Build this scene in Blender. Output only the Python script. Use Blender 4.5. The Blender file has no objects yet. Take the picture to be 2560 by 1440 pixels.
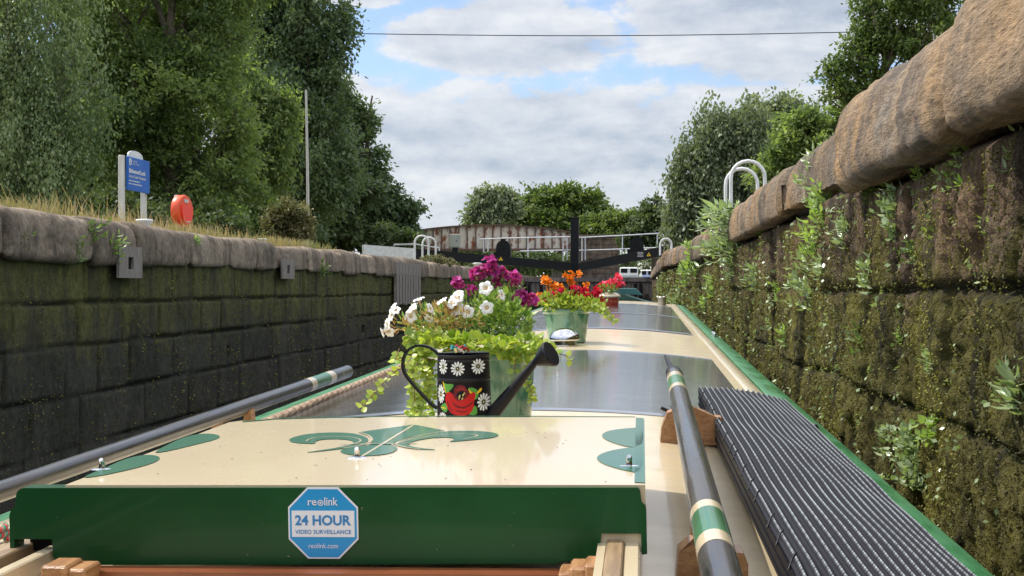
import bpy, math, random
import numpy as np
from math import sin, cos, pi, radians, sqrt, atan2, asin
from mathutils import Matrix, Vector

random.seed(7); rng = np.random.default_rng(11)
C = bpy.context.scene.collection
SC = bpy.context.scene

# ------------------------------------------------------------------ camera
F = 3200.0                                    # focal length in pixels of a 2560 px wide frame
def R3(ax, a):
    c, s = cos(a), sin(a)
    return np.array({'x': [[1,0,0],[0,c,-s],[0,s,c]], 'y': [[c,0,s],[0,1,0],[-s,0,c]], 'z': [[c,-s,0],[s,c,0],[0,0,1]]}[ax])
CAM = R3('z', math.atan(324/F))
cam = bpy.data.objects.new('camera', bpy.data.cameras.new('camera')); C.objects.link(cam)
cam.data.sensor_width = 36; cam.data.lens = 36*F/2560; cam.data.clip_start = 0.05; cam.data.clip_end = 5000
cam.matrix_world = Matrix((CAM @ R3('x', pi/2)).tolist()).to_4x4()
SC.camera = cam
SC.render.resolution_x = 1024; SC.render.resolution_y = 576

# ------------------------------------------------------------------ light, sky, exposure
SUN_DIR = Vector((-0.56, 0.17, 0.80)).normalized()      # towards the sun: high, left and ahead
SC.view_settings.view_transform = 'Standard'; SC.view_settings.look = 'None'
SC.view_settings.exposure = 0.58; SC.view_settings.gamma = 1.0
w = bpy.data.worlds.new("World"); SC.world = w; w.use_nodes = True
nt = w.node_tree; nt.nodes.clear()
def N(t, kind, **kw):
    n = t.nodes.new(kind)
    for k, v in kw.items():
        if k in n.inputs.keys(): n.inputs[k].default_value = v
        else: setattr(n, k, v)
    return n
def ramp(t, fac, stops, interp='LINEAR'):
    n = t.nodes.new('ShaderNodeValToRGB'); cr = n.color_ramp; cr.interpolation = interp
    while len(cr.elements) < len(stops): cr.elements.new(0.5)
    for e, (p, c) in zip(cr.elements, stops):
        e.position = p; e.color = (c, c, c, 1) if isinstance(c, (int, float)) else (*c, 1)
    t.links.new(fac, n.inputs[0]); return n.outputs[0]
def mth(t, op, a, b=None, c=None):
    n = t.nodes.new('ShaderNodeMath'); n.operation = op
    for i, x in enumerate((a, b, c)):
        if x is None: continue
        if isinstance(x, (int, float)): n.inputs[i].default_value = x
        else: t.links.new(x, n.inputs[i])
    return n.outputs[0]
def mixc(t, fac, a, b, blend='MIX'):
    n = t.nodes.new('ShaderNodeMix'); n.data_type = 'RGBA'; n.blend_type = blend
    for i, x in ((0, fac), (6, a), (7, b)):
        if isinstance(x, (int, float)): n.inputs[i].default_value = x
        elif isinstance(x, tuple): n.inputs[i].default_value = (*x[:3], 1)
        else: t.links.new(x, n.inputs[i])
    return n.outputs[2]
sky = N(nt, 'ShaderNodeTexSky', sky_type='NISHITA', sun_disc=False)
sky.sun_elevation = asin(SUN_DIR.z); sky.sun_rotation = atan2(SUN_DIR.x, SUN_DIR.y)
sky.air_density = 1.0; sky.dust_density = 0.6; sky.ozone_density = 2.0
tc = N(nt, 'ShaderNodeTexCoord')
def cloud_noise(scale, loc, detail, rough, dist=0.0):
    mp = N(nt, 'ShaderNodeMapping'); mp.inputs['Scale'].default_value = scale; mp.inputs['Location'].default_value = loc
    nt.links.new(tc.outputs['Generated'], mp.inputs[0])
    n = N(nt, 'ShaderNodeTexNoise', Scale=1.0, Detail=detail, Roughness=rough, Distortion=dist)
    nt.links.new(mp.outputs[0], n.inputs['Vector']); return n.outputs['Fac']
LOC = (3.15, 1.7, 0.35)
sep = N(nt, 'ShaderNodeSeparateXYZ'); nt.links.new(tc.outputs['Generated'], sep.inputs[0])
azm = mth(nt, 'ARCTAN2', sep.outputs[0], sep.outputs[1])
def bank(az0, z0, ra, rz):
    """soft elliptical cloud bank, 1 at its centre and 0 at its edge"""
    a = mth(nt, 'MULTIPLY', mth(nt, 'SUBTRACT', azm, az0), 1/ra); b = mth(nt, 'MULTIPLY', mth(nt, 'SUBTRACT', sep.outputs[2], z0), 1/rz)
    q = mth(nt, 'SUBTRACT', 1.0, mth(nt, 'ADD', mth(nt, 'MULTIPLY', a, a), mth(nt, 'MULTIPLY', b, b))); return mth(nt, 'MAXIMUM', q, -0.6)
A0 = -math.atan(324/F)
PX = lambda u: math.atan((u-1280)/F)+A0
EZ = lambda v: (720-v)/F
wisp = cloud_noise((5.5, 5.5, 17.0), LOC, 10.0, 0.60, 0.15); wisp2 = cloud_noise((5.5, 5.5, 17.0), (LOC[0], LOC[1], LOC[2]-0.20), 7.0, 0.55, 0.15)
puff = cloud_noise((26.0, 26.0, 44.0), (1.3, 0.2, 0.0), 8.0, 0.62, 0.2)
banks = None
for (u, v, ru, rv) in ((1290, 110, 330, 105), (1130, 105, 120, 60), (1960, 60, 470, 190), (880, 0, 170, 45), (1300, 420, 2600, 232)):
    q = bank(PX(u), EZ(v), ru/F, rv/F); banks = q if banks is None else mth(nt, 'MAXIMUM', banks, q)
dens = mth(nt, 'MULTIPLY_ADD', puff, 0.75, mth(nt, 'MULTIPLY_ADD', wisp, 0.9, mth(nt, 'MULTIPLY', banks, 0.52)))
cover_low = ramp(nt, dens, [(0.80, 0.10), (0.90, 0.32), (0.97, 0.82), (1.10, 1.0)])
cover_high = ramp(nt, wisp, [(0.42, 0.15), (0.50, 0.8), (0.60, 1.0)])
up = ramp(nt, sep.outputs[2], [(0.22, 0.0), (0.30, 1.0)])
cover = mth(nt, 'ADD', mth(nt, 'MULTIPLY', cover_low, mth(nt, 'SUBTRACT', 1.0, up)), mth(nt, 'MULTIPLY', cover_high, up))
base_dark = ramp(nt, wisp2, [(0.36, 0.0), (0.60, 1.0)])
lit2 = mth(nt, 'MULTIPLY_ADD', mth(nt, 'SUBTRACT', wisp, wisp2), 3.0, mth(nt, 'MULTIPLY_ADD', mth(nt, 'SUBTRACT', puff, 0.5), 1.6, mth(nt, 'SUBTRACT', 1.28, mth(nt, 'MULTIPLY', dens, 0.62))))
litc = N(nt, 'ShaderNodeClamp'); nt.links.new(lit2, litc.inputs[0])
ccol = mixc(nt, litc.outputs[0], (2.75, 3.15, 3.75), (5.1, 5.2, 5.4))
ccol = mixc(nt, 1.0, ccol, ramp(nt, sep.outputs[2], [(0.25, 0.38), (0.65, 1.0)]), 'MULTIPLY')  # clouds high above the view made brighter to add fill light
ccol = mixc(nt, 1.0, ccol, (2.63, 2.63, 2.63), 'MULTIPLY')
skyb = mixc(nt, 1.0, sky.outputs[0], (0.95, 0.98, 1.05), 'MULTIPLY')
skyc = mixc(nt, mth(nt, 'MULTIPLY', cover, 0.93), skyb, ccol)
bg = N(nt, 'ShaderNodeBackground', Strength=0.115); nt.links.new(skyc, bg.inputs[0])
wo = N(nt, 'ShaderNodeOutputWorld'); nt.links.new(bg.outputs[0], wo.inputs[0])
sun = bpy.data.objects.new('sun', bpy.data.lights.new('sun', 'SUN')); C.objects.link(sun)
sun.data.energy = 3.3; sun.data.angle = radians(0.6); sun.data.color = (1.0, 0.95, 0.86)
sun.rotation_euler = SUN_DIR.to_track_quat('Z', 'Y').to_euler()

# ------------------------------------------------------------------ frames: world (canal axis = +Y, camera at origin) and boat
def ray(u, v): return CAM @ np.array([(u-1280)/F, 1, (720-v)/F])
_b = ray(1603, 672)
BOAT = R3('z', atan2(-_b[0], _b[1])) @ R3('x', asin(_b[2]/np.linalg.norm(_b))) @ R3('y', -radians(0.9))
MB4 = Matrix(BOAT.tolist()).to_4x4()
def W(u, v, Y): r = ray(u, v); return r*(Y/r[1])
def WX(u, v, X): r = ray(u, v); return r*(X/r[0])
def B(u, v, Y): r = BOAT.T @ ray(u, v); return r*(Y/r[1])
def BZ(u, v, z): r = BOAT.T @ ray(u, v); return r*(z/r[2])

# ------------------------------------------------------------------ noise
def _h(ix, iy, iz, s):
    n = (ix*374761393 + iy*668265263 + iz*2147483647 + s*1274126177) & 0xffffffff
    n = ((n ^ (n >> 13))*1274126177) & 0xffffffff
    return ((n ^ (n >> 16)) & 0xffff)/65535.0
def vnoise(x, y, z=0.0, s=0):
    x, y, z = np.broadcast_arrays(np.asarray(x, float), np.asarray(y, float), np.asarray(z, float))
    ix, iy, iz = np.floor(x).astype(np.int64), np.floor(y).astype(np.int64), np.floor(z).astype(np.int64)
    fx, fy, fz = x-ix, y-iy, z-iz
    fx, fy, fz = fx*fx*(3-2*fx), fy*fy*(3-2*fy), fz*fz*(3-2*fz)
    o = 0
    for a in (0, 1):
        for b in (0, 1):
            for c in (0, 1):
                o = o + _h(ix+a, iy+b, iz+c, s)*(fx if a else 1-fx)*(fy if b else 1-fy)*(fz if c else 1-fz)
    return o
def fbm(x, y, z=0.0, s=0, o=4, g=0.5):
    t = 0; a = 1; m = 0
    for k in range(o):
        t = t + a*vnoise(np.asarray(x)*2**k, np.asarray(y)*2**k, np.asarray(z)*2**k, s+k*17); m += a; a *= g
    return t/m
def sstep(a, b, x): t = np.clip((x-a)/(b-a), 0, 1); return t*t*(3-2*t)

# ------------------------------------------------------------------ materials
def mat(name, col, rough=0.6, metal=0.0, col2=None, nscale=8.0, bump=0.0, bscale=40.0, coat=0.0, stretch=(1,1,1), spec=0.5, lo=0.4, hi=0.6, rvar=0.0):
    m = bpy.data.materials.new(name); m.use_nodes = True; t = m.node_tree; p = t.nodes['Principled BSDF']
    p.inputs['Base Color'].default_value = (*col, 1); p.inputs['Roughness'].default_value = rough; p.inputs['Metallic'].default_value = metal
    p.inputs['Coat Weight'].default_value = coat; p.inputs['Coat Roughness'].default_value = 0.06; p.inputs['Specular IOR Level'].default_value = spec
    if col2 or bump or rvar:
        g = N(t, 'ShaderNodeTexCoord'); mp = N(t, 'ShaderNodeMapping'); mp.inputs['Scale'].default_value = stretch
        t.links.new(g.outputs['Object'], mp.inputs[0])
        if col2 or rvar:
            n = N(t, 'ShaderNodeTexNoise', Scale=nscale, Detail=6.0, Roughness=0.62); t.links.new(mp.outputs[0], n.inputs['Vector'])
            fac = ramp(t, n.outputs['Fac'], [(lo, 0.0), (hi, 1.0)])
            if col2: t.links.new(mixc(t, fac, col, col2), p.inputs['Base Color'])
            if rvar: t.links.new(mth(t, 'MULTIPLY_ADD', fac, rvar, rough), p.inputs['Roughness'])
        if bump:
            n2 = N(t, 'ShaderNodeTexNoise', Scale=bscale, Detail=5.0); t.links.new(mp.outputs[0], n2.inputs['Vector'])
            b = N(t, 'ShaderNodeBump', Strength=bump, Distance=0.01); t.links.new(n2.outputs['Fac'], b.inputs['Height'])
            t.links.new(b.outputs[0], p.inputs['Normal'])
    return m
def leafmat(name, a, b, trans=0.25, rough=0.5, spec=0.3):
    """a..b mixed by the per-leaf attribute 'tint'"""
    m = bpy.data.materials.new(name); m.use_nodes = True; t = m.node_tree; p = t.nodes['Principled BSDF']
    at = N(t, 'ShaderNodeAttribute', attribute_name='tint')
    col = mixc(t, at.outputs['Fac'], a, b)
    t.links.new(col, p.inputs['Base Color']); p.inputs['Roughness'].default_value = rough; p.inputs['Specular IOR Level'].default_value = spec
    tr = N(t, 'ShaderNodeBsdfTranslucent'); t.links.new(mixc(t, 1.0, col, (1.5, 1.6, 0.8), 'MULTIPLY'), tr.inputs[0])
    mx = N(t, 'ShaderNodeMixShader'); mx.inputs[0].default_value = trans
    t.links.new(p.outputs[0], mx.inputs[1]); t.links.new(tr.outputs[0], mx.inputs[2])
    t.links.new(mx.outputs[0], t.nodes['Material Output'].inputs[0]); return m
M = {}
M['cream'] = mat('cream_gloss_paint', (0.61, 0.50, 0.33), 0.25, coat=0.6, col2=(0.58, 0.475, 0.31), nscale=1.5, rvar=0.06)
M['cream_roof'] = mat('cream_roof_paint', (0.67, 0.54, 0.335), 0.30, coat=0.5, col2=(0.56, 0.455, 0.29), nscale=4, bump=0.05, bscale=60, rvar=0.15)
M['green_dark'] = mat('dark_green_gloss', (0.0015, 0.048, 0.011), 0.32, coat=0.12, spec=.3, col2=(0.003, 0.07, 0.018), nscale=2, rvar=0.1)
M['green'] = mat('green_gloss', (0.012, 0.115, 0.04), 0.3, coat=0.5, col2=(0.03, 0.16, 0.06), nscale=5, rvar=0.2)
M['green_edge'] = mat('weathered_green', (0.018, 0.15, 0.045), 0.33, coat=0.3, col2=(0.05, 0.21, 0.085), nscale=14, stretch=(1, 0.3, 1), bump=0.1, rvar=0.25)
M['emblem_green'] = mat('emblem_green', (0.012, 0.10, 0.045), 0.35, coat=0.35)
M['black'] = mat('black_paint', (0.005, 0.005, 0.006), 0.45, spec=.3)
M['pole_black'] = mat('pole_black', (0.014, 0.013, 0.015), 0.26, coat=0.4, col2=(0.042, 0.037, 0.034), nscale=22, stretch=(1, 0.12, 1), bump=0.12, bscale=70, rvar=0.3)
M['can_black'] = mat('can_black', (0.004, 0.004, 0.006), 0.40, spec=.3, coat=0.05, rvar=0.1, bump=0.05)
M['white'] = mat('white_paint', (0.72, 0.72, 0.70), 0.4, col2=(0.6, 0.6, 0.57), nscale=6)
M['steel'] = mat('galvanised', (0.60, 0.61, 0.62), 0.5, metal=0.1, col2=(0.7, 0.7, 0.7), nscale=12)
M['chrome'] = mat('chrome', (0.6, 0.6, 0.62), 0.08, metal=1.0)
M['wood'] = mat('varnished_wood', (0.27, 0.125, 0.05), 0.4, coat=0.2, col2=(0.40, 0.21, 0.09), nscale=10, stretch=(6, 1, 14), bump=0.2)
M['wood_red'] = mat('mahogany', (0.16, 0.042, 0.014), 0.4, coat=0.3, col2=(0.22, 0.065, 0.022), nscale=9, stretch=(1, 1, 12))
M['wood_grey'] = mat('weathered_timber', (0.17, 0.14, 0.115), 0.85, col2=(0.31, 0.265, 0.225), nscale=7, stretch=(1, 5, .7), bump=0.9, lo=.35, hi=.65)
M['wood_brown'] = mat('runner_wood', (0.20, 0.13, 0.07), 0.5, col2=(0.32, 0.22, 0.12), nscale=6, stretch=(12, 1, 1))
M['rope'] = mat('rope_fibre', (0.42, 0.30, 0.20), 0.9, col2=(0.30, 0.21, 0.14), nscale=30, bump=0.5, bscale=200)
M['pot'] = mat('glazed_green_pot', (0.20, 0.37, 0.245), 0.16, coat=0.8, col2=(0.05, 0.19, 0.115), nscale=11, stretch=(1, 1, 0.35), lo=.54, hi=.60)
M['soil'] = mat('soil', (0.03, 0.02, 0.012), 0.95, bump=0.6)
M['orange'] = mat('orange_plastic', (0.80, 0.09, 0.02), 0.4, col2=(0.70, 0.075, 0.02), nscale=5)
M['orange_in'] = mat('orange_red_door', (0.88, 0.06, 0.03), 0.35)
M['blue'] = mat('sign_blue', (0.004, 0.10, 0.42), 0.5, col2=(0.01, 0.115, 0.45), nscale=3)
M['sticker_blue'] = mat('sticker_blue', (0.01, 0.27, 0.60), 0.35)
M['sticker_white'] = mat('sticker_white', (0.72, 0.74, 0.80), 0.4)
M['sticker_text'] = mat('sticker_text', (0.02, 0.20, 0.50), 0.4)
M['petal_white'] = mat('petal_white', (0.86, 0.84, 0.78), 0.6, spec=0.2)
M['petal_throat'] = mat('petal_throat', (0.72, 0.55, 0.22), 0.6, spec=0.2)
M['red'] = mat('rose_red', (0.50, 0.008, 0.008), 0.4)
M['dkred'] = mat('rose_dark_red', (0.13, 0.004, 0.008), 0.4)
M['leafpaint'] = mat('painted_leaf_green', (0.10, 0.32, 0.05), 0.4)
M['yellow'] = mat('painted_yellow', (0.75, 0.48, 0.02), 0.4)
M['paintwhite'] = mat('painted_white', (0.75, 0.78, 0.74), 0.4)
M['canvas'] = mat('green_canvas', (0.008, 0.045, 0.038), 0.7, col2=(0.012, 0.06, 0.05), nscale=4, bump=0.2, bscale=8)
M['canvas_teal'] = mat('teal_canvas', (0.03, 0.13, 0.13), 0.6)
M['tub_red'] = mat('red_tub', (0.42, 0.05, 0.02), 0.35, coat=0.4)
M['bark'] = mat('bark', (0.09, 0.07, 0.05), 0.95, col2=(0.14, 0.11, 0.08), nscale=6, bump=0.8)
M['bark_birch'] = mat('bark_pale', (0.28, 0.26, 0.22), 0.9, col2=(0.08, 0.07, 0.06), nscale=4, bump=0.6)
M['stem'] = mat('stem', (0.10, 0.14, 0.04), 0.7)
M['stem_brown'] = mat('stem_brown', (0.22, 0.12, 0.05), 0.7)
M['paint_white_dirty'] = mat('aged_white', (0.60, 0.58, 0.52), 0.6, col2=(0.42, 0.40, 0.34), nscale=5, stretch=(3, 3, .6), lo=.45, hi=.75)
M['hull'] = mat('hull_black', (0.006, 0.006, 0.006), 0.5)
M['cabinet'] = mat('grey_cabinet', (0.40, 0.40, 0.33), 0.6, col2=(0.33, 0.33, 0.28), nscale=3)

# ------------------------------------------------------------------ mesh building
class MB:
    """collects simple shapes; slots are material indices"""
    def __init__(s): s.v = []; s.f = []; s.mi = []; s.t = []
    def add(s, vs, fs, mi=0, tint=None):
        b = len(s.v); s.v += [tuple(map(float, p)) for p in vs]; s.f += [tuple(b+i for i in f) for f in fs]; s.mi += [mi]*len(fs)
        s.t += [tint if tint is not None else 0.0]*len(vs)
    def box(s, c, d, mi=0, R=None, bev=0.0):
        c = np.array(c, float); h = np.array(d, float)/2
        if bev > 0:
            vs = []; b = min(bev, min(h)*0.9)
            for sx in (-1, 1):
                for sy in (-1, 1):
                    for sz in (-1, 1):
                        S = np.array([sx, sy, sz])
                        for k in range(3):
                            q = h-b; q[k] = h[k]; vs.append(S*q)
            idx = lambda sx, sy, sz, k: ((sx > 0)*4+(sy > 0)*2+(sz > 0))*3+k
            fs = []
            for k, (a, e) in enumerate(((1, 2), (2, 0), (0, 1))):
                for sg in (-1, 1):
                    q = []
                    for sa, se in ((-1, -1), (1, -1), (1, 1), (-1, 1)):
                        S = [0, 0, 0]; S[k] = sg; S[a] = sa; S[e] = se; q.append(idx(*S, k))
                    fs.append(q if sg > 0 else q[::-1])
            for k in range(3):
                a, e = (k+1) % 3, (k+2) % 3
                for sa in (-1, 1):
                    for se in (-1, 1):
                        S = [0, 0, 0]; S[a] = sa; S[e] = se; S0 = list(S); S1 = list(S); S0[k] = -1; S1[k] = 1
                        q = [idx(*S0, a), idx(*S1, a), idx(*S1, e), idx(*S0, e)]
                        fs.append(q if sa*se < 0 else q[::-1])
            for sx in (-1, 1):
                for sy in (-1, 1):
                    for sz in (-1, 1):
                        q = [idx(sx, sy, sz, k) for k in range(3)]; fs.append(q if sx*sy*sz > 0 else q[::-1])
            vs = np.array(vs)
        else:
            vs = np.array([[x, y, z] for x in (-1, 1) for y in (-1, 1) for z in (-1, 1)])*h
            fs = [(0, 1, 3, 2), (4, 6, 7, 5), (0, 4, 5, 1), (2, 3, 7, 6), (0, 2, 6, 4), (1, 5, 7, 3)]
        if R is not None: vs = vs @ np.array(R).T
        s.add(vs+c, fs, mi)
    def tube(s, pts, r, n=8, mi=0, caps=True, tint=None):
        P = [np.array(p, float) for p in pts]; m = len(P); r = [r]*m if isinstance(r, (int, float)) else r
        vs = []; up = None
        for i in range(m):
            d = P[min(i+1, m-1)]-P[max(i-1, 0)]; d = d/(np.linalg.norm(d)+1e-12)
            if up is None:
                up = np.array([0, 0, 1.]) if abs(d[2]) < 0.9 else np.array([1., 0, 0])
            a = np.cross(d, up); a /= np.linalg.norm(a)+1e-12; b = np.cross(a, d); up = b
            for k in range(n):
                t = 2*pi*k/n; vs.append(P[i]+r[i]*(cos(t)*a+sin(t)*b))
        fs = [(i*n+k, i*n+(k+1) % n, (i+1)*n+(k+1) % n, (i+1)*n+k) for i in range(m-1) for k in range(n)]
        if caps: fs += [tuple(range(n))[::-1], tuple((m-1)*n+k for k in range(n))]
        s.add(vs, fs, mi, tint)
    def lathe(s, c, prof, n=32, mi=0, R=None, cap=True, mis=None, sx=1, sy=1):
        vs = []
        for (r, z) in prof:
            for k in range(n):
                t = 2*pi*k/n; p = np.array([r*cos(t)*sx, r*sin(t)*sy, z])
                vs.append((np.array(R) @ p if R is not None else p)+np.array(c))
        for i in range(len(prof)-1):
            pass
        b = len(s.v)
        s.add(vs, [], mi)
        for i in range(len(prof)-1):
            for k in range(n):
                s.f.append((b+i*n+k, b+i*n+(k+1) % n, b+(i+1)*n+(k+1) % n, b+(i+1)*n+k)); s.mi.append(mis[i] if mis else mi)
        if cap:
            s.f.append(tuple(b+k for k in range(n))[::-1]); s.mi.append(mis[0] if mis else mi)
            s.f.append(tuple(b+(len(prof)-1)*n+k for k in range(n))); s.mi.append(mis[-1] if mis else mi)
    def prism(s, poly, off, mi=0):
        """poly: 3D points, extruded by vector off"""
        P = np.array(poly, float); n = len(P); o = np.array(off, float)
        s.add(np.vstack([P, P+o]), [tuple(range(n)), tuple(range(n, 2*n))[::-1]]+[(i, i+n, (i+1) % n+n, (i+1) % n) for i in range(n)], mi)
FR = {}                                        # object name -> (frame matrix, base)
def thing(name, label, cat, base=(0, 0, 0), frame='world', group=None):
    o = bpy.data.objects.new(name, None); C.objects.link(o); o.empty_display_size = 0.1
    A = MB4 if frame == 'boat' else Matrix.Identity(4)
    o.matrix_world = A @ Matrix.Translation(tuple(map(float, base)))
    o['label'] = label; o['category'] = cat
    if group: o['group'] = group
    FR[o.name] = np.array(base, float); return o
def link_mesh(name, me, mats, parent, smooth=True, label=None, auto=None):
    o = bpy.data.objects.new(name, me); C.objects.link(o)
    for m in (mats if isinstance(mats, (list, tuple)) else [mats]): me.materials.append(M[m] if isinstance(m, str) else m)
    if parent is not None:
        o.parent = parent; FR[o.name] = FR[parent.name]
    else: FR[o.name] = np.zeros(3)
    if label: o['label'] = label
    return o
def obj(name, mb, mats, parent=None, smooth=True, label=None, angle=40):
    base = FR[parent.name] if parent is not None else np.zeros(3)
    me = bpy.data.meshes.new(name); V = np.array(mb.v)-base
    me.from_pydata(V.tolist(), [], mb.f)
    o = link_mesh(name, me, mats, parent, label=label)
    me.polygons.foreach_set('material_index', mb.mi)
    if any(mb.t):
        a = me.attributes.new('tint', 'FLOAT', 'POINT'); a.data.foreach_set('value', mb.t)
    if smooth:
        me.polygons.foreach_set('use_smooth', [True]*len(me.polygons))
        try: me.set_sharp_from_angle(angle=radians(angle))
        except Exception: pass
    me.update(); return o
def npobj(name, V, Fq, mats, parent=None, tint=None, smooth=False, mi=None, label=None, attrs=None):
    """V (n,3), Fq (m,k) arrays"""
    base = FR[parent.name] if parent is not None else np.zeros(3)
    V = np.asarray(V, np.float32)-base.astype(np.float32); Fq = np.asarray(Fq, np.int32); k = Fq.shape[1]
    me = bpy.data.meshes.new(name); me.vertices.add(len(V)); me.vertices.foreach_set('co', V.ravel())
    me.loops.add(Fq.size); me.loops.foreach_set('vertex_index', Fq.ravel())
    me.polygons.add(len(Fq)); me.polygons.foreach_set('loop_start', np.arange(0, Fq.size, k, dtype=np.int32))
    o = link_mesh(name, me, mats, parent, label=label)
    if mi is not None: me.polygons.foreach_set('material_index', np.asarray(mi, np.int32))
    if smooth: me.polygons.foreach_set('use_smooth', np.ones(len(Fq), bool))
    if tint is not None:
        a = me.attributes.new('tint', 'FLOAT', 'POINT'); a.data.foreach_set('value', np.asarray(tint, np.float32))
    for k_, a_ in (attrs or {}).items():
        at = me.attributes.new(k_, 'FLOAT', 'POINT'); at.data.foreach_set('value', np.asarray(a_, np.float32).ravel())
    me.update(calc_edges=True); me.validate(); return o
def tag(o, label=None, cat=None, group=None, kind=None):
    for k, v in (('label', label), ('category', cat), ('group', group), ('kind', kind)):
        if v: o[k] = v
    return o
def gridfaces(a, b, flip=False):
    i = np.arange(a-1)[:, None]*b+np.arange(b-1)[None]; i = i.ravel()
    q = np.stack([i, i+b, i+b+1, i+1], 1); return q[:, ::-1] if flip else q
def text_tris(s, size, spacing=1.0, bold=0.0):
    cu = bpy.data.curves.new('t', 'FONT'); cu.body = s; cu.size = size; cu.align_x = 'CENTER'; cu.align_y = 'CENTER'; cu.space_character = spacing
    cu.offset = bold; cu.resolution_u = 4
    o = bpy.data.objects.new('t', cu); C.objects.link(o)
    dg = bpy.context.evaluated_depsgraph_get(); me = o.evaluated_get(dg).to_mesh()
    V = [tuple(v.co) for v in me.vertices]; Fs = [tuple(p.vertices) for p in me.polygons]
    o.evaluated_get(dg).to_mesh_clear(); bpy.data.objects.remove(o); bpy.data.curves.remove(cu)
    return V, Fs
def in_poly(x, y, poly):
    c = np.zeros(x.shape, bool); n = len(poly)
    for i in range(n):
        x0, y0 = poly[i]; x1, y1 = poly[(i+1) % n]
        k = ((y0 > y) != (y1 > y)) & (x < (x1-x0)*(y-y0)/((y1-y0) or 1e-9)+x0); c ^= k
    return c
def unit(v): v = np.array(v, float); return v/(np.linalg.norm(v)+1e-12)
# ================================================================== SETTING
ZC = 0.73                                       # coping top above the camera
XL, XR = -5.85, 0.86                            # lock wall faces
def stone_mat(name, a, b, dark, moss, moss_lo, moss_hi, zfade, rough=0.9, streak=6.0, bump=0.6, speck=26.0, zst=0.10, bed=1.0):
    """stone a..b with vertical stains 'dark' and moss growing below the heights zfade"""
    m = bpy.data.materials.new(name); m.use_nodes = True; t = m.node_tree; p = t.nodes['Principled BSDF']
    g = N(t, 'ShaderNodeNewGeometry'); O = g.outputs['Position']
    def nz(scale, st=(1, 1, 1), det=6.0, ro=0.6):
        mp = N(t, 'ShaderNodeMapping'); mp.inputs['Scale'].default_value = st; t.links.new(O, mp.inputs[0])
        n = N(t, 'ShaderNodeTexNoise', Scale=scale, Detail=det, Roughness=ro); t.links.new(mp.outputs[0], n.inputs['Vector']); return n.outputs['Fac']
    n1 = nz(1.3); n2 = nz(speck, (1, bed, 0.8 if bed == 1 else 1.3), 5.0, 0.75); ns = nz(streak, (1, 1, zst), 7.0, 0.68); nm = nz(3.0, (1, 1, 0.55), 7.0, 0.7)
    col = mixc(t, ramp(t, n1, [(0.38, 0.0), (0.62, 1.0)]), a, b)
    col = mixc(t, ramp(t, ns, [(0.46, 0.0), (0.60, 0.85)]), col, dark)
    col = mixc(t, ramp(t, n2, [(0.3, 0.0), (0.75, 1.0)]), mixc(t, 1.0, col, (0.5, 0.5, 0.5), 'MULTIPLY'), mixc(t, 1.0, col, (1.45, 1.4, 1.35), 'MULTIPLY'))
    sp = N(t, 'ShaderNodeSeparateXYZ'); t.links.new(O, sp.inputs[0])
    zz = N(t, 'ShaderNodeMapRange'); zz.inputs['From Min'].default_value = zfade[0]; zz.inputs['From Max'].default_value = zfade[1]
    zz.inputs['To Min'].default_value = 0.35; zz.inputs['To Max'].default_value = -0.35; t.links.new(sp.outputs[2], zz.inputs[0])
    mm = ramp(t, mth(t, 'ADD', nm, zz.outputs[0]), [(moss_lo, 0.0), (moss_hi, 1.0)])
    ng = nz(2.2, (1, 1, 0.4)); mosscol = mixc(t, ramp(t, ng, [(0.4, 0.0), (0.62, 1.0)]), moss[0], moss[1])
    mosscol = mixc(t, ramp(t, nz(streak*1.4, (1, 1, 0.16)), [(0.48, 0.0), (0.62, 0.8)]), mosscol, moss[2])
    mosscol = mixc(t, ramp(t, n2, [(0.3, 0.0), (0.7, 1.0)]), mixc(t, 1.0, mosscol, (0.55, 0.55, 0.55), 'MULTIPLY'), mixc(t, 1.0, mosscol, (1.5, 1.5, 1.4), 'MULTIPLY'))
    col = mixc(t, mm, col, mosscol)
    aj = N(t, 'ShaderNodeAttribute', attribute_name='joint'); ab = N(t, 'ShaderNodeAttribute', attribute_name='tone')
    tone = N(t, 'ShaderNodeCombineXYZ'); tv = mth(t, 'ADD', ab.outputs['Fac'], 0.75)
    for k_ in range(3): t.links.new(tv, tone.inputs[k_])
    col = mixc(t, 1.0, col, tone.outputs[0], 'MULTIPLY'); col = mixc(t, mth(t, 'MULTIPLY', aj.outputs['Fac'], 0.85), col, (0.006, 0.006, 0.004))
    t.links.new(col, p.inputs['Base Color']); p.inputs['Roughness'].default_value = rough; p.inputs['Specular IOR Level'].default_value = 0.25
    hb = mth(t, 'MULTIPLY_ADD', nz(70.0, (1, bed, 0.6 if bed == 1 else 1.3), 4.0, 0.7), 0.6, n2)
    bp = N(t, 'ShaderNodeBump', Strength=bump, Distance=0.02); t.links.new(hb, bp.inputs['Height']); t.links.new(bp.outputs[0], p.inputs['Normal'])
    return m
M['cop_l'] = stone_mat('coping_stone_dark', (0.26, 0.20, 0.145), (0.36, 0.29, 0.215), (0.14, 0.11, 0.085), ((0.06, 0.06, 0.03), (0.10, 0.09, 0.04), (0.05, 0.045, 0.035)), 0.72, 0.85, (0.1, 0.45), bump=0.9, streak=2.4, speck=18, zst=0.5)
M['face_l'] = stone_mat('wet_mossy_masonry', (0.058, 0.056, 0.044), (0.042, 0.042, 0.032), (0.028, 0.028, 0.020), ((0.075, 0.073, 0.026), (0.105, 0.100, 0.028), (0.034, 0.032, 0.020)), 0.34, 0.62, (0.40, -1.3), bump=0.9, speck=14, streak=2.2, zst=0.4)
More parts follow.
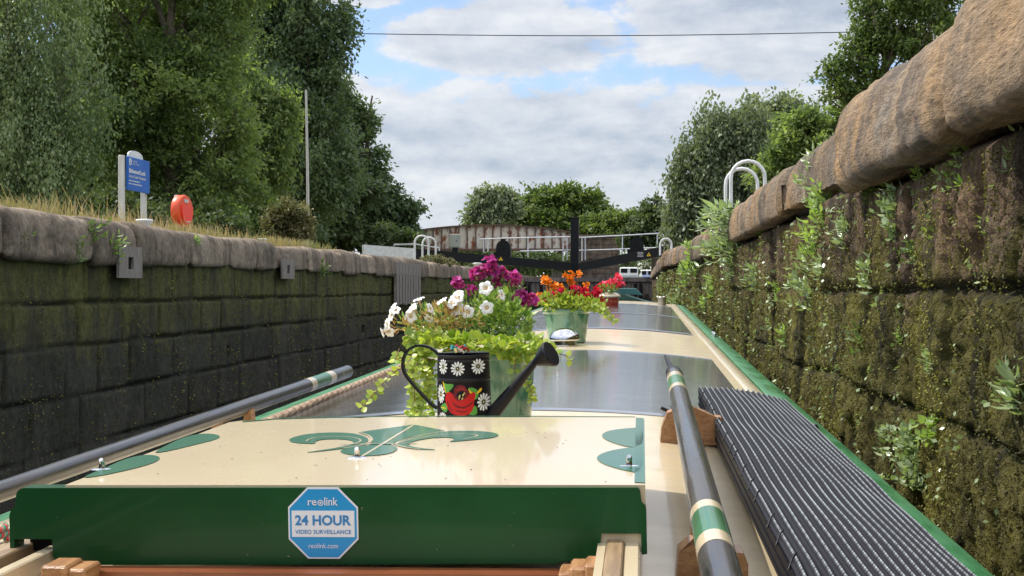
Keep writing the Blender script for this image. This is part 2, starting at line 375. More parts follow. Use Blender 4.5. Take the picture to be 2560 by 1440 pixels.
M['cop_r'] = stone_mat('coping_stone_sunlit', (0.37, 0.24, 0.125), (0.235, 0.20, 0.16), (0.115, 0.098, 0.085), ((0.10, 0.09, 0.04), (0.13, 0.11, 0.04), (0.06, 0.05, 0.04)), 0.80, 0.95, (0.2, 0.5), bump=1.0, streak=3.2, speck=48, zst=0.30, bed=0.30)
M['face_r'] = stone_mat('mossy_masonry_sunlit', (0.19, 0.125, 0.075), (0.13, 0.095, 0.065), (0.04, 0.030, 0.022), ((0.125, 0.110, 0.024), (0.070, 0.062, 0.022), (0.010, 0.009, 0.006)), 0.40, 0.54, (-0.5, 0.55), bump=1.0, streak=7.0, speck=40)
M['grass_soil'] = mat('dry_grass_ground', (0.12, 0.11, 0.05), 0.95, col2=(0.20, 0.17, 0.09), nscale=1.5, bump=0.6, bscale=15)
M['water'] = mat('canal_water', (0.01, 0.016, 0.01), 0.06, bump=0.12, bscale=3)
M['gate_wood'] = stone_mat('gate_oak', (0.34, 0.285, 0.26), (0.25, 0.21, 0.19), (0.12, 0.10, 0.09), ((0.05, 0.05, 0.03), (0.05, 0.05, 0.03), (0.01, 0.01, 0.01)), 0.42, 0.55, (-0.9, 0.1), bump=0.4)
M['rubble'] = stone_mat('abutment_stone', (0.30, 0.21, 0.15), (0.20, 0.16, 0.13), (0.10, 0.08, 0.07), ((0.08, 0.08, 0.03), (0.1, 0.1, 0.04), (0.05, 0.05, 0.03)), 0.85, 1.0, (0, 1), bump=0.4, speck=5)

# ground: one sheet with the canal cut into it
g = MB()
gz = ZC-0.03
ys = [-6, 61.5, 140, 900]; 
for (x0, x1) in ((-900, XL-0.55), (XR+0.55, 900)):
    g.add([(x0, -60, gz), (x1, -60, gz), (x1, 900, gz), (x0, 900, gz)], [(0, 1, 2, 3)])
g.add([(XL-0.55, -60, gz), (XR+0.55, -60, gz), (XR+0.55, -5, gz), (XL-0.55, -5, gz)], [(0, 1, 2, 3)])
g.add([(XL-0.55, 170, gz), (XR+0.55, 170, gz), (XR+0.55, 900, gz), (XL-0.55, 900, gz)], [(0, 1, 2, 3)])
g.add([(XL-0.55, 61.8, gz), (XL-0.55, 170, gz), (XL-0.55, 170, -1), (XL-0.55, 61.8, -1)], [(0, 1, 2, 3)])
g.add([(XR+0.55, 61.8, gz), (XR+0.55, 170, gz), (XR+0.55, 170, -1), (XR+0.55, 61.8, -1)], [(3, 2, 1, 0)])
g.add([(XL-0.55, -5, gz), (XR+0.55, -5, gz), (XR+0.55, -5, -3.2), (XL-0.55, -5, -3.2)], [(0, 1, 2, 3)])
g.add([(XL-0.55, -5, -3.2), (XR+0.55, -5, -3.2), (XR+0.55, 62, -3.2), (XL-0.55, 62, -3.2)], [(0, 1, 2, 3)])
tag(obj('ground', g, 'grass_soil', smooth=False), kind='structure')
wt = MB(); wt.add([(XL-0.5, -4.9, -2.15), (XR+0.5, -4.9, -2.15), (XR+0.5, 61.3, -2.15), (XL-0.5, 61.3, -2.15)], [(0, 1, 2, 3)])
wt.add([(XL-0.54, 62.2, 0.22), (XR+0.54, 62.2, 0.22), (XR+0.54, 169.9, 0.22), (XL-0.54, 169.9, 0.22)], [(0, 1, 2, 3)])
tag(obj('water', wt, 'water', smooth=False), kind='structure')

def spacing(y0, y1, k, lo):
    o = [y0]
    while o[-1] < y1: o.append(o[-1]+max(lo, o[-1]*k))
    return np.array(o)
def joints(y, js):
    """signed nearest-joint distance and block number"""
    i = np.searchsorted(js, y); i = np.clip(i, 1, len(js)-1)
    return np.minimum(y-js[i-1], js[i]-y), i
def build_face(name, sgn, X, ys, zs, levels, parent, mname, rough, gap, blockw, seed, bow=0.0, holes=()):
    Y, Z = np.meshgrid(ys, zs, indexing='ij'); D = np.zeros_like(Y); r = np.random.default_rng(seed); JJ = np.zeros_like(Y); TN = np.full_like(Y, .25)
    for c in range(len(levels)-1):
        zt, zb = levels[c], levels[c+1]
        js = [-8.0+r.uniform(0, 1)]
        while js[-1] < 70: js.append(js[-1]+r.uniform(*blockw))
        js = np.array(js); wob = 0.03*(fbm(Z*1.7, Y*0.3, c, seed, 2)-0.5)
        dj, bi = joints(Y+wob, js); wz = 0.035*(fbm(Y*0.8, 0, c, seed+5, 3)-0.5)
        hh = np.minimum(zt+wz*0-Z, Z-zb); inside = (Z <= zt) & (Z > zb)
        off = (r.uniform(-1, 1, len(js)+1)*0.022)[bi]
        jd = np.minimum(dj, hh+wz)
        gg = gap*(0.55+0.9*vnoise(Y*0.9, Z*2, c, seed+9))
        d = off*.6-0.05*(1-sstep(gg*0.3, gg*1.3, jd))*sstep(.15, .55, vnoise(Y*1.3, Z*3, c, seed+19)) - 0.005*(1-sstep(0.0, 0.06, jd)) + bow*np.clip((Z-zb)/(zt-zb), 0, 1)
        D = np.where(inside, d, D); JJ = np.where(inside, np.exp(-(np.clip(jd, 0, 1)/(gg*1.0))**2)*(.35+.65*vnoise(Y*1.7, Z*3, c, seed+29)), JJ); TN = np.where(inside, r.uniform(0.12, .40, len(js)+1)[bi], TN)
    D += rough*(fbm(Y*3, Z*3, 0, seed+1, 4)-0.5)*2 + rough*0.5*(fbm(Y*22, Z*12, 0, seed+2, 3)-0.5)*2
    for (hy, hz, wy, hz2) in holes:
        D = np.where((abs(Y-hy) < wy) & (abs(Z-hz) < hz2), -0.22, D)
    V = np.stack([X-sgn*D, Y, Z], -1).reshape(-1, 3)
    return npobj(name, V, gridfaces(len(ys), len(zs), flip=sgn > 0), mname, parent, smooth=True, attrs={'joint': JJ, 'tone': TN}), D
def build_coping(sgn, X, ys, js, prof, parent, mname, rough, seed, groove=0.05, under=0.0):
    """prof: list of (outward, z) from the underside lip round to the back"""
    P = np.array(prof); n = len(P); T = np.concatenate([[0], np.cumsum(np.linalg.norm(np.diff(P, axis=0), axis=1))])
    t = np.linspace(0, T[-1], 110 if sgn > 0 else 64)
    for _ in range(1): pass
    px = np.interp(t, T, P[:, 0]); pz = np.interp(t, T, P[:, 1])
    k = np.array([1, 2, 3, 2, 1])/9
    pxs = np.convolve(np.pad(px, 2, 'edge'), k, 'valid'); pzs = np.convolve(np.pad(pz, 2, 'edge'), k, 'valid'); px, pz = pxs, pzs
    nx = np.gradient(pz); nz = -np.gradient(px); L = np.hypot(nx, nz)+1e-9; nx /= L; nz /= L
    Y, PX = np.meshgrid(ys, px, indexing='ij'); PZ = np.broadcast_to(pz, Y.shape); TT = np.broadcast_to(t, Y.shape)
    r = np.random.default_rng(seed); wob = 0.06*(fbm(TT*2.2, Y*0.4, 0, seed, 2)-0.5)
    dj, bi = joints(Y+wob, js)
    off = r.uniform(-1, 1, len(js)+1)[bi]; low = r.uniform(-1, 1, len(js)+1)[bi]; tp = r.uniform(-1, 1, len(js)+1)[bi]
    yw = (Y-js[np.clip(bi-1, 0, len(js)-1)])/np.maximum(js[np.clip(bi, 0, len(js)-1)]-js[np.clip(bi-1, 0, len(js)-1)], .1)-.5; tl = r.uniform(-1, 1, len(js)+1)[bi]
    D = off*0.030 + tl*yw*0.05 - groove*(1-sstep(0.0, 0.028, dj)) - (0.055 if sgn > 0 else groove*.35)*(1-sstep(0.0, 0.15 if sgn > 0 else .10, dj))**2
    D = D + rough*2*(fbm(Y*1.6, TT*2.5, 0, seed+1, 4)-0.5) + rough*0.30*2*(fbm(Y*(7 if sgn > 0 else 16), TT*(22 if sgn > 0 else 14), 0, seed+2, 3)-0.5)
    lower = 1-sstep(0.0, 0.28, TT); upper = sstep(0.28, 0.5, TT)
    endl = (1-sstep(0, 0.35, dj))
    ZZ = PZ+nz*D + lower*(under*low*0.7+endl**2*under*1.3*(0.4+vnoise(Y*1.1, 3, 0, seed+4))+ under*1.2*(fbm(Y*1.3, 0, 0, seed+3, 3)-0.5)) + upper*tp*0.012
    chip = -0.03*sstep(.62, .74, fbm(Y*2.2, TT*3.0, 0, seed+8, 3))*(.4+.6*lower); D = D+chip; XX = X-sgn*(PX+nx*D) - (bulge(Y) if sgn > 0 else 0)
    V = np.stack([XX, Y, ZZ], -1).reshape(-1, 3)
    return npobj('coping', V, gridfaces(len(ys), len(px), flip=sgn > 0), mname, parent, smooth=True, attrs={'joint': np.exp(-(dj/(.030 if sgn > 0 else .018))**2)*.95, 'tone': r.uniform(-.02, .42, len(js)+1)[bi]})

def bulge(y): return 0.36*sstep(17.0, 27.0, y)           # the old right wall leans into the lock beyond the bow
def WXR(u, v, inset=0.02):
    r = ray(u, v); lo, hi = 2.0, 60.0
    for _ in range(40):
        mid = (lo+hi)/2
        if r[0]/r[1]*mid < XR-inset-bulge(mid): lo = mid
        else: hi = mid
    return r*(lo/r[1])
# left wall (in shade)
lw = thing('lock_wall', 'long shaded lock wall of dark wet mossy masonry with slotted timber plates', 'lock wall', (XL, 12, -2.3))
ysL = np.concatenate([np.arange(-5, 9.5, 0.25), spacing(9.5, 62, 0.0024, 0.024)]); zsL = np.arange(-2.35, 0.30, 0.026)
zsL = np.append(zsL, 0.33)
lvL = [0.40, -0.157, -0.60, -1.116, -1.66, -2.35]
holesL = [(WX(571, 880, XL)[1], WX(571, 880, XL)[2], 0.05, 0.07), (WX(908, 823, XL)[1], WX(908, 823, XL)[2], 0.12, 0.08)]
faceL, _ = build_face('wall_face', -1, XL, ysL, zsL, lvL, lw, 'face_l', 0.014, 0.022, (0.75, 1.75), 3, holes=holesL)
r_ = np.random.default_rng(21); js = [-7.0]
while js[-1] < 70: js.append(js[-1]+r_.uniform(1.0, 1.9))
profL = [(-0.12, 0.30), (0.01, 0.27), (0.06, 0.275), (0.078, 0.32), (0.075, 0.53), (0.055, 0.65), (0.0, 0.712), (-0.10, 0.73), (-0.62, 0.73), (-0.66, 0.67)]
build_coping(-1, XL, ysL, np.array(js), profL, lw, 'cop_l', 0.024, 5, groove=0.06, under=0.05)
# two slotted timber plates, the grooved timber fender and the recess beside it
for (u0, u1, v0, v1) in ((300, 358, 612, 698), (708, 738, 642, 700)):
    a = WX(u0, v0, XL+0.13); b_ = WX(u1, v1, XL+0.13); y0, y1, z1, z0 = a[1], b_[1], 0.40, 0.03
    z1 = WX((u0+u1)/2, v0+4, XL+0.13)[2]; z0 = WX((u0+u1)/2, v1-3, XL+0.13)[2]
    m_ = MB(); ym = (y0+y1)/2; zm = (z0+z1)/2-0.01; hw = 0.075; hz = 0.068
    for (ya, yb, za, zb) in ((y0, ym-hw, z0, z1), (ym+hw, y1, z0, z1), (ym-hw, ym+hw, z0, zm-hz), (ym-hw, ym+hw, zm+hz, z1)):
        m_.box((XL+0.105, (ya+yb)/2, (za+zb)/2), (0.03, yb-ya, zb-za), 0)
    m_.box((XL+0.075, ym, zm), (0.028, 0.30, 0.24), 1)
    obj('timber_plate', m_, ['wood_grey', 'black'], lw, smooth=False)
m_ = MB(); fy0 = WX(985, 700, XL+0.08)[1]; fy1 = WX(1047, 700, XL+0.08)[1]
for i in range(9):
    yy = fy0+(fy1-fy0)*(i+0.5)/9; m_.box((XL+0.105, yy, 0.10), (0.07, (fy1-fy0)/9*0.72, 1.02-0.04*(i % 3)), 0)
m_.box((XL+0.085, (fy0+fy1)/2, 0.47), (0.10, fy1-fy0, 0.28), 0)
obj('grooved_fender', m_, 'wood_grey', lw, smooth=False)

# right wall (sunlit, close)
rw = thing('lock_wall', 'sunlit moss covered lock wall under big rounded sandstone coping blocks', 'lock wall', (XR, 8, -2.3))
ysR = np.concatenate([np.arange(-5, 2.2, 0.12), spacing(2.2, 62, 0.0026, 0.011)]); zsR = np.concatenate([np.arange(-2.35, -1.1, 0.04), np.arange(-1.1, 0.47, 0.0125)])
lvR = [0.50, 0.0, -0.40, -0.82, -1.25, -1.7, -2.35]
def build_face_r():
    Y, Z = np.meshgrid(ysR, zsR, indexing='ij'); D = np.zeros_like(Y); r = np.random.default_rng(8); JJ = np.zeros_like(Y); TN = np.full_like(Y, .25)
    top = 0.42+0.05*(fbm(Y*0.9, 0, 0, 31, 3)-0.5)*2
    for c in range(len(lvR)-1):
        zt, zb = lvR[c], lvR[c+1]; js = [-7.0+0.4*c]
        while js[-1] < 70: js.append(js[-1]+r.uniform(0.75, 1.5))
        js = np.array(js); wz = 0.07*(fbm(Y*0.7, 0, c, 41, 3)-0.5)
        wz2 = 0.07*(fbm(Y*0.7, 0, c+1, 41, 3)-0.5)
        dj, bi = joints(Y+0.05*(fbm(Z*3, Y*.5, c, 44, 2)-0.5), js)
        zt_ = zt+wz; zb_ = zb+wz2; ins = (Z <= zt_) & (Z > zb_)
        hh = np.minimum(zt_-Z, Z-zb_); ww = vnoise(Y*1.6, c*3.1, 0, 47)
        d = (r.uniform(-1, 1, len(js)+1)*0.02)[bi] - 0.045*(1-sstep(0.0, 0.008+0.025*ww, hh))*ww - 0.06*(1-sstep(0.0, 0.03, dj))*vnoise(Y*3, Z*2, c, 48)
        d -= 0.008*(1-sstep(0, 0.10, zt_-Z))
        D = np.where(ins, d, D); JJ = np.where(ins, np.exp(-(np.minimum(np.clip(hh, 0, 1), dj*1.3)/.018)**2)*(.2+.8*ww), JJ); TN = np.where(ins, r.uniform(.1, .4, len(js)+1)[bi], TN)
    D += 0.032*(fbm(Y*1.3, Z*1.6, 0, 51, 3)-0.5)*2
    # clumped moss: small rounded tufts with deep pits, stretched down the wall
    a = fbm(Y*36, Z*20, 0, 52, 3, 0.6); b = fbm(Y*60, Z*40, 0, 53, 2)
    mossy = sstep(0.36, 0.2, Z)*0.8+0.2
    D += mossy*(0.022*(a-0.5)*2+0.009*(b-0.5)*2) - mossy*0.075*sstep(0.56, 0.68, fbm(Y*8, Z*1.5, 0, 54, 3))*sstep(.3, .6, fbm(Y*1.2, Z*1.2, 0, 57, 2)+.1)
    # ledge on top under the coping
    D -= sstep(top-0.06, top+0.02, Z)*0.14
    V = np.stack([XR-D-bulge(Y), Y, Z], -1).reshape(-1, 3)
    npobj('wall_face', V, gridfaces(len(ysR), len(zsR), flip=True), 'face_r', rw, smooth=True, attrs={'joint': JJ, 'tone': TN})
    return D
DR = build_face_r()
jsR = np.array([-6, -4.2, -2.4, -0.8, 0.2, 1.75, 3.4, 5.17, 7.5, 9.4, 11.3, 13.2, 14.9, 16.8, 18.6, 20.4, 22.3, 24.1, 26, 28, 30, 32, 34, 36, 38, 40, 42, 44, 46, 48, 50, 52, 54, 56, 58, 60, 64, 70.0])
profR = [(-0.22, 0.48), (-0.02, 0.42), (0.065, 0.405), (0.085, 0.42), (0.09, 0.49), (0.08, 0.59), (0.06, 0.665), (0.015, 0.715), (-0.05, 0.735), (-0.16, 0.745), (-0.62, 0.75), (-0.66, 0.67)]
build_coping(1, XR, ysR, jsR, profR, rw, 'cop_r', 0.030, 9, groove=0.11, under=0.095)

# grass along the left coping, ground cover further back
def grass(n, x0, x1, y0, y1, h0, h1, seed, z=ZC-0.02, wd=0.006, z2=0.0):
    r = np.random.default_rng(seed)
    y = y0*np.exp(r.uniform(0, 1, n)*np.log(y1/y0)); x = x0+(x1-x0)*r.uniform(0, 1, n)**1.2
    keep = fbm(x*1.5, y*1.2, 0, seed, 3)*1.3 > r.uniform(0.2, 0.9, n); x, y = x[keep], y[keep]; n = len(x)
    h = r.uniform(h0, h1, n)*(0.5+fbm(x*.8, y*.6, 0, seed+1, 2)); a = r.uniform(0, 2*pi, n); le = h*r.uniform(0.1, 0.6, n); wdt = wd*(0.6+y/14)
    zb = z+z2*np.clip((abs(x-x0))/2.5, 0, 1)
    wx, wy = np.cos(a+1.57)*wdt, np.sin(a+1.57)*wdt*0.3; wx = np.abs(wx)*0.6+wdt*0.5
    P0 = np.stack([x-wx, y-wy, zb], -1); P1 = np.stack([x+wx, y+wy, zb], -1)
    cx, cy = np.cos(a)*le, np.sin(a)*le
    P2 = np.stack([x+cx*.35+wx*.8, y+cy*.35, zb+h*.6], -1); P3 = np.stack([x+cx*.35-wx*.8, y+cy*.35, zb+h*.6], -1)
    P4 = np.stack([x+cx+wx*.25, y+cy, zb+h], -1); P5 = np.stack([x+cx-wx*.25, y+cy, zb+h*0.99], -1)
    V = np.stack([P0, P1, P2, P3, P4, P5], 1).reshape(-1, 3); b = np.arange(n)[:, None]*6
    Fq = np.concatenate([b+np.array([[0, 1, 2, 3]]), b+np.array([[3, 2, 4, 5]])])
    t = np.repeat(np.clip(fbm(x*1.1, y*0.5, 0, seed+2, 3)*1.6-0.4+r.uniform(-.3, .3, n), 0, 1), 6)
    return V, Fq, t
M['grass'] = leafmat('dry_grass', (0.46, 0.33, 0.19), (0.16, 0.18, 0.07), 0.3, 0.7)
V, Fq, t = grass(17000, XL-0.60, XL-2.6, 9.5, 27, 0.05, 0.23, 61, z2=0.10, wd=0.0035)
tag(npobj('grass', V, Fq, 'grass', None, tint=t), kind='stuff')
V2, F2, t2 = grass(1600, XL-0.62, XL-2.2, 9.5, 24, 0.18, 0.36, 63, z2=0.10, wd=0.0025)
tag(npobj('grass', V2, F2, 'grass', None, tint=t2*.3), kind='stuff', label='tall dry grass stems with seed heads')
V, Fq, t = grass(5000, XR+0.6, XR+3, 12, 62, 0.05, 0.16, 66)
tag(npobj('grass', V, Fq, 'grass', None, tint=t), kind='stuff')
# ================================================================== TREES
M['leaf_ash'] = leafmat('ash_leaves', (0.075, 0.125, 0.05), (0.23, 0.285, 0.10), 0.5, 0.5)
M['leaf_birch'] = leafmat('birch_leaves', (0.09, 0.145, 0.06), (0.30, 0.35, 0.18), 0.36, 0.45)
M['leaf_dark'] = leafmat('alder_leaves', (0.055, 0.095, 0.048), (0.15, 0.20, 0.09), 0.34, 0.45)
M['leaf_thicket'] = leafmat('thicket_leaves', (0.05, 0.08, 0.035), (0.11, 0.14, 0.055), 0.32, 0.55)
M['leaf_oak'] = leafmat('oak_leaves', (0.055, 0.10, 0.025), (0.15, 0.19, 0.055), 0.38, 0.5)
M['leaf_tan'] = leafmat('blossoming_bush_leaves', (0.11, 0.12, 0.045), (0.27, 0.24, 0.12), 0.2, 0.6)
M['leaf_willow'] = leafmat('pale_leaves', (0.10, 0.135, 0.075), (0.22, 0.25, 0.15), 0.36, 0.45)
def foliage(blobs, n, size, seed, clump=0.5, per=22, droop=0.0, gap=0.42, aspect=0.45, flat=0.0, nsc=0.55, sprays=None):
    """blobs: (centre, radii) ellipsoids. Each carries many flattened boughs of leaves at uneven reach, so gaps and shaded hollows form"""
    r = np.random.default_rng(seed); C_, RC, DD = [], [], []
    for (c, rad) in blobs:
        m0 = float(np.mean(rad)); k = 30 if sprays is None else sprays
        d = r.normal(size=(k, 3)); d /= np.linalg.norm(d, axis=1)[:, None]; reach = r.uniform(0.45, 1.0, k)**0.7*(0.80+0.5*r.uniform(0, 1, k)**2)
        C_.append(c+d*rad*reach[:, None]); RC.append(m0*r.uniform(0.16, 0.40, k)*(1.15-0.45*np.clip(reach-.6, 0, 1))); DD.append(d)
    C_ = np.concatenate(C_); RC = np.concatenate(RC); DD = np.concatenate(DD); w_ = RC**2; w_ /= w_.sum(); bt = r.uniform(0, 1, len(C_))
    nc = n//per; bi = r.choice(len(C_), nc, p=w_)
    d = r.normal(size=(nc, 3)); d[:, 2] += 0.35-droop*0.8; d += DD[bi]*0.5; d /= np.linalg.norm(d, axis=1)[:, None]
    P = C_[bi]+d*RC[bi][:, None]*(r.uniform(0.1, 1.0, nc)**0.5)[:, None]*np.array([1.15, 1.15, 0.62+droop*1.1])
    keep = fbm(P[:, 0]*nsc*2, P[:, 1]*nsc*2, P[:, 2]*nsc*2, seed+3, 2) > gap-0.14; P = P[keep]; bi = bi[keep]; m = len(P)
    ct = np.clip(0.75*bt[bi]+0.35*r.uniform(0, 1, m)+0.5*(fbm(P[:, 0]*.3, P[:, 1]*.3, P[:, 2]*.3, seed+6, 2)-0.4), 0, 1)
    ax = r.normal(size=(m, 3))*0.8+DD[bi]; ax[:, 2] -= droop*2.6; ax /= np.linalg.norm(ax, axis=1)[:, None]
    L = P.repeat(per, 0); k = len(L); A = ax.repeat(per, 0); s = r.uniform(-1, 1, k)
    L = L+A*(s*clump*0.7*(1+droop*1.6))[:, None]+r.normal(size=(k, 3))*clump*0.22
    a = r.normal(size=(k, 3))*0.8+A*0.9; a[:, 2] -= 0.25+droop; a /= np.linalg.norm(a, axis=1)[:, None]
    b = np.cross(a, r.normal(size=(k, 3))*0.7+np.array([0, 0, 1.0+flat])); b /= np.linalg.norm(b, axis=1)[:, None]+1e-9
    sz = size*r.uniform(0.55, 1.25, k)[:, None]; nrm = np.cross(a, b)
    V = np.stack([L, L+a*sz*0.5+b*sz*aspect*0.5+nrm*sz*0.06, L+a*sz, L+a*sz*0.5-b*sz*aspect*0.5+nrm*sz*0.06], 1).reshape(-1, 3)
    Fq = np.arange(k*4).reshape(-1, 4)
    t = np.clip(ct.repeat(per)*0.8+r.uniform(-0.1, 0.3, k), 0, 1).repeat(4)
    return V, Fq, t
def limbs(base, blobs, r0, seed, mb, sub=4):
    r = np.random.default_rng(seed); base = np.array(base, float)
    top = np.mean([b[0] for b in blobs], axis=0); top[2] = max(b[0][2] for b in blobs)
    n = 9; pts = [base+(top-base)*np.array([t**1.3, t**1.3, t])+np.array([r.normal()*.06, r.normal()*.06, 0])*t*3 for t in np.linspace(0, 1, n)]
    mb.tube(pts, [r0*(1-0.85*i/(n-1))+0.01 for i in range(n)], 8)
    for (c, rad) in blobs:
        k = min(n-2, max(2, int(n*0.7*(c[2]-base[2])/(top[2]-base[2]+.01)))); p0 = pts[k-1]
        mid = (p0+c)/2+np.array([0, 0, 0.15*rad[2]]); mb.tube([p0, mid, c], [r0*0.38, r0*0.24, r0*0.08], 6)
        for j in range(sub):
            d = r.normal(size=3); d[2] = abs(d[2])*0.8-0.1; d /= np.linalg.norm(d); e = np.array(c)+d*np.array(rad)*r.uniform(.8, 1.08)
            s0 = p0+(c-p0)*r.uniform(0.45, 1.0); mb.tube([s0, (s0+e)/2+np.array([0, 0, 0.08*rad[2]]), e], [r0*0.17, r0*0.11, r0*0.05], 5)
def tree(name, label, cat, Y, px, lm, n, size, seed, base=None, r0=0.16, group=None, clump=0.5, droop=0.0, gap=0.42, aspect=0.45, bark='bark', per=22, nsc=0.55, dy=1.0, sub=4):
    blobs = []
    for i, q in enumerate(px):
        u, v, ru, rv = q[:4]; y = Y+(q[4] if len(q) > 4 else 0)
        c = W(u, v, y); s = y/F; blobs.append((c, np.array([ru*s, ru*s*dy*0.9, rv*s])))
    if base is None:
        b0 = np.mean([b[0] for b in blobs], axis=0); base = (b0[0], b0[1])
    base = (base[0], base[1], gz)
    t = thing(name, label, cat, base, group=group)
    V, Fq, ti = foliage(blobs, int(n*0.95), size*1.15, seed, clump, per, droop, gap, aspect*1.15, nsc=nsc)
    npobj('crown', V, Fq, lm, t, tint=ti)
    mb = MB(); limbs(base, blobs, r0*1.25, seed, mb, sub+4); obj('trunk', mb, bark, t)
    return t
TG = 'trees on the left bank'
tree('birch_tree', 'pale green weeping birch with drooping twigs over the blue sign', 'tree', 26,
     [(70, 120, 150, 120), (160, 240, 110, 190), (30, 300, 110, 180), (110, 400, 140, 130), (-120, 200, 140, 250), (60, -60, 150, 120), (20, 470, 130, 60)], 'leaf_birch', 70000, 0.085, 101, r0=0.14, group=TG, clump=0.30, droop=0.9, gap=0.44, bark='bark_birch', nsc=1.0)
tree('ash_tree', 'broad mid green ash tree behind the orange lifebuoy housing', 'tree', 31,
     [(330, 60, 190, 120), (520, 130, 130, 130), (420, 250, 200, 120), (300, 330, 160, 130), (500, 380, 130, 110), (420, 480, 170, 70), (590, 330, 60, 90, -1), (250, 190, 120, 120), (560, -60, 160, 120), (330, -120, 200, 120), (560, 470, 90, 70, -1)], 'leaf_ash', 120000, 0.12, 102, r0=0.22, group=TG, clump=0.42, droop=0.2, gap=0.42, nsc=0.8, sub=6)
tree('poplar_tree', 'tall dark tree behind the white pole, its loose outer twigs against the sky', 'tree', 46,
     [(760, 60, 110, 120), (700, 220, 130, 130), (800, 170, 70, 90), (780, 330, 90, 100), (660, 380, 80, 120), (760, 450, 110, 110), (740, -80, 120, 120), (640, 60, 70, 160), (700, 540, 120, 60)], 'leaf_dark', 90000, 0.16, 103, r0=0.26, group=TG, clump=0.5, droop=0.35, gap=0.43, nsc=0.6)
tree('alder_tree', 'dark green tree sloping down to the rusty bridge end', 'tree', 74,
     [(845, 330, 60, 80), (890, 400, 60, 80), (880, 500, 100, 90), (960, 500, 50, 60), (820, 530, 90, 80), (1000, 530, 40, 38), (900, 300, 35, 35), (960, 575, 80, 40), (935, 440, 30, 30), (1035, 520, 18, 24), (860, 240, 25, 40)], 'leaf_dark', 80000, 0.24, 104, r0=0.22, group=TG, clump=0.6, droop=0.1, gap=0.38, nsc=0.45)
tree('hazel_tree', 'dark tree filling the gap between the ash and the tall dark tree', 'tree', 39,
     [(640, 450, 70, 120), (600, 240, 70, 120), (680, 300, 50, 90), (600, 560, 100, 40), (690, 380, 45, 70)], 'leaf_ash', 36000, 0.14, 105, r0=0.15, group=TG, clump=0.4, droop=0.5, gap=0.42, nsc=0.8)
tree('elder_bush', 'tan and cream blossoming bush at the foot of the tall dark tree', 'bush', 33,
     [(725, 545, 45, 45), (690, 560, 40, 35), (755, 580, 30, 25)], 'leaf_tan', 9000, 0.09, 106, r0=0.05, clump=0.22, gap=0.36, nsc=1.2)
for i, (y, pxs, s, lb) in enumerate([(58, [(60, 420, 260, 190), (330, 420, 200, 190), (120, 150, 260, 200), (420, 150, 260, 200)], 107, 'dark tree behind the weeping birch and the ash, seen in their gaps'),
                                (66, [(620, 460, 130, 160), (780, 520, 150, 110), (650, 150, 150, 220)], 108, 'dark tree far behind the tall dark tree beside the white pole')]):
    tree('oak_tree', lb, 'tree', y, pxs, 'leaf_thicket', 30000, 0.34, s, r0=0.3, group=TG, clump=0.9, gap=0.34, per=20, nsc=0.4, sub=2)
tree('thicket', 'low dark thicket along the grass behind the blue sign', 'bush', 28,
     [(60, 520, 150, 45), (250, 540, 150, 50), (430, 560, 140, 45), (560, 585, 80, 30)], 'leaf_thicket', 30000, 0.11, 109, r0=0.05, clump=0.3, gap=0.34, nsc=1.0)
tree('thicket', 'low dark thicket along the grass behind the white pole', 'bush', 68,
     [(660, 590, 90, 28), (800, 590, 110, 32), (930, 600, 90, 28), (1010, 600, 40, 20)], 'leaf_thicket', 24000, 0.22, 110, r0=0.06, clump=0.35, gap=0.34, nsc=1.0)
# right bank
RG = 'trees on the right bank'
tree('birch_tree', 'pale weeping birch behind the large white ladder hoops above the sandstone coping', 'tree', 42,
     [(1790, 350, 60, 70), (1740, 420, 60, 70), (1840, 440, 90, 100), (1760, 520, 85, 70), (1880, 330, 50, 70), (1720, 560, 55, 45), (1900, 470, 70, 110)], 'leaf_willow', 60000, 0.14, 111, r0=0.15, group=RG, clump=0.38, droop=0.9, gap=0.43, bark='bark_birch', nsc=0.9)
tree('willow_tree', 'pale grey green tree between the weeping birch and the rich green round tree', 'tree', 50,
     [(1920, 330, 60, 60), (1960, 290, 50, 40), (1890, 290, 35, 30), (1980, 400, 70, 90)], 'leaf_willow', 30000, 0.17, 112, r0=0.18, group=RG, clump=0.42, droop=0.3, gap=0.44, nsc=0.8)
tree('maple_tree', 'rich green round tree just above the sandstone coping', 'tree', 34,
     [(2010, 350, 75, 65), (1960, 420, 70, 60), (2080, 330, 60, 60), (2050, 420, 80, 70), (2120, 300, 40, 40)], 'leaf_ash', 36000, 0.12, 113, r0=0.14, group=RG, clump=0.35, gap=0.39, nsc=0.9)
tree('acacia_tree', 'feathery airy tree rising behind the nearest sandstone coping blocks', 'tree', 24,
     [(2230, 80, 75, 55), (2140, 160, 55, 40), (2200, 225, 65, 45), (2310, -10, 90, 60), (2105, 235, 50, 34), (2330, 90, 80, 90), (2180, 20, 40, 40), (2260, 270, 90, 60), (2080, 190, 28, 18), (2160, 110, 40, 26)], 'leaf_oak', 30000, 0.085, 114, r0=0.10, group=RG, clump=0.24, droop=0.1, gap=0.50, nsc=1.1, sub=7)
tree('hawthorn_tree', 'sparse small tree above the shorter balance beam', 'tree', 66,
     [(1640, 540, 40, 35), (1620, 570, 50, 30), (1680, 560, 45, 45), (1600, 590, 60, 20), (1645, 505, 14, 14)], 'leaf_thicket', 20000, 0.2, 115, r0=0.14, group=RG, clump=0.4, gap=0.42, nsc=0.7)
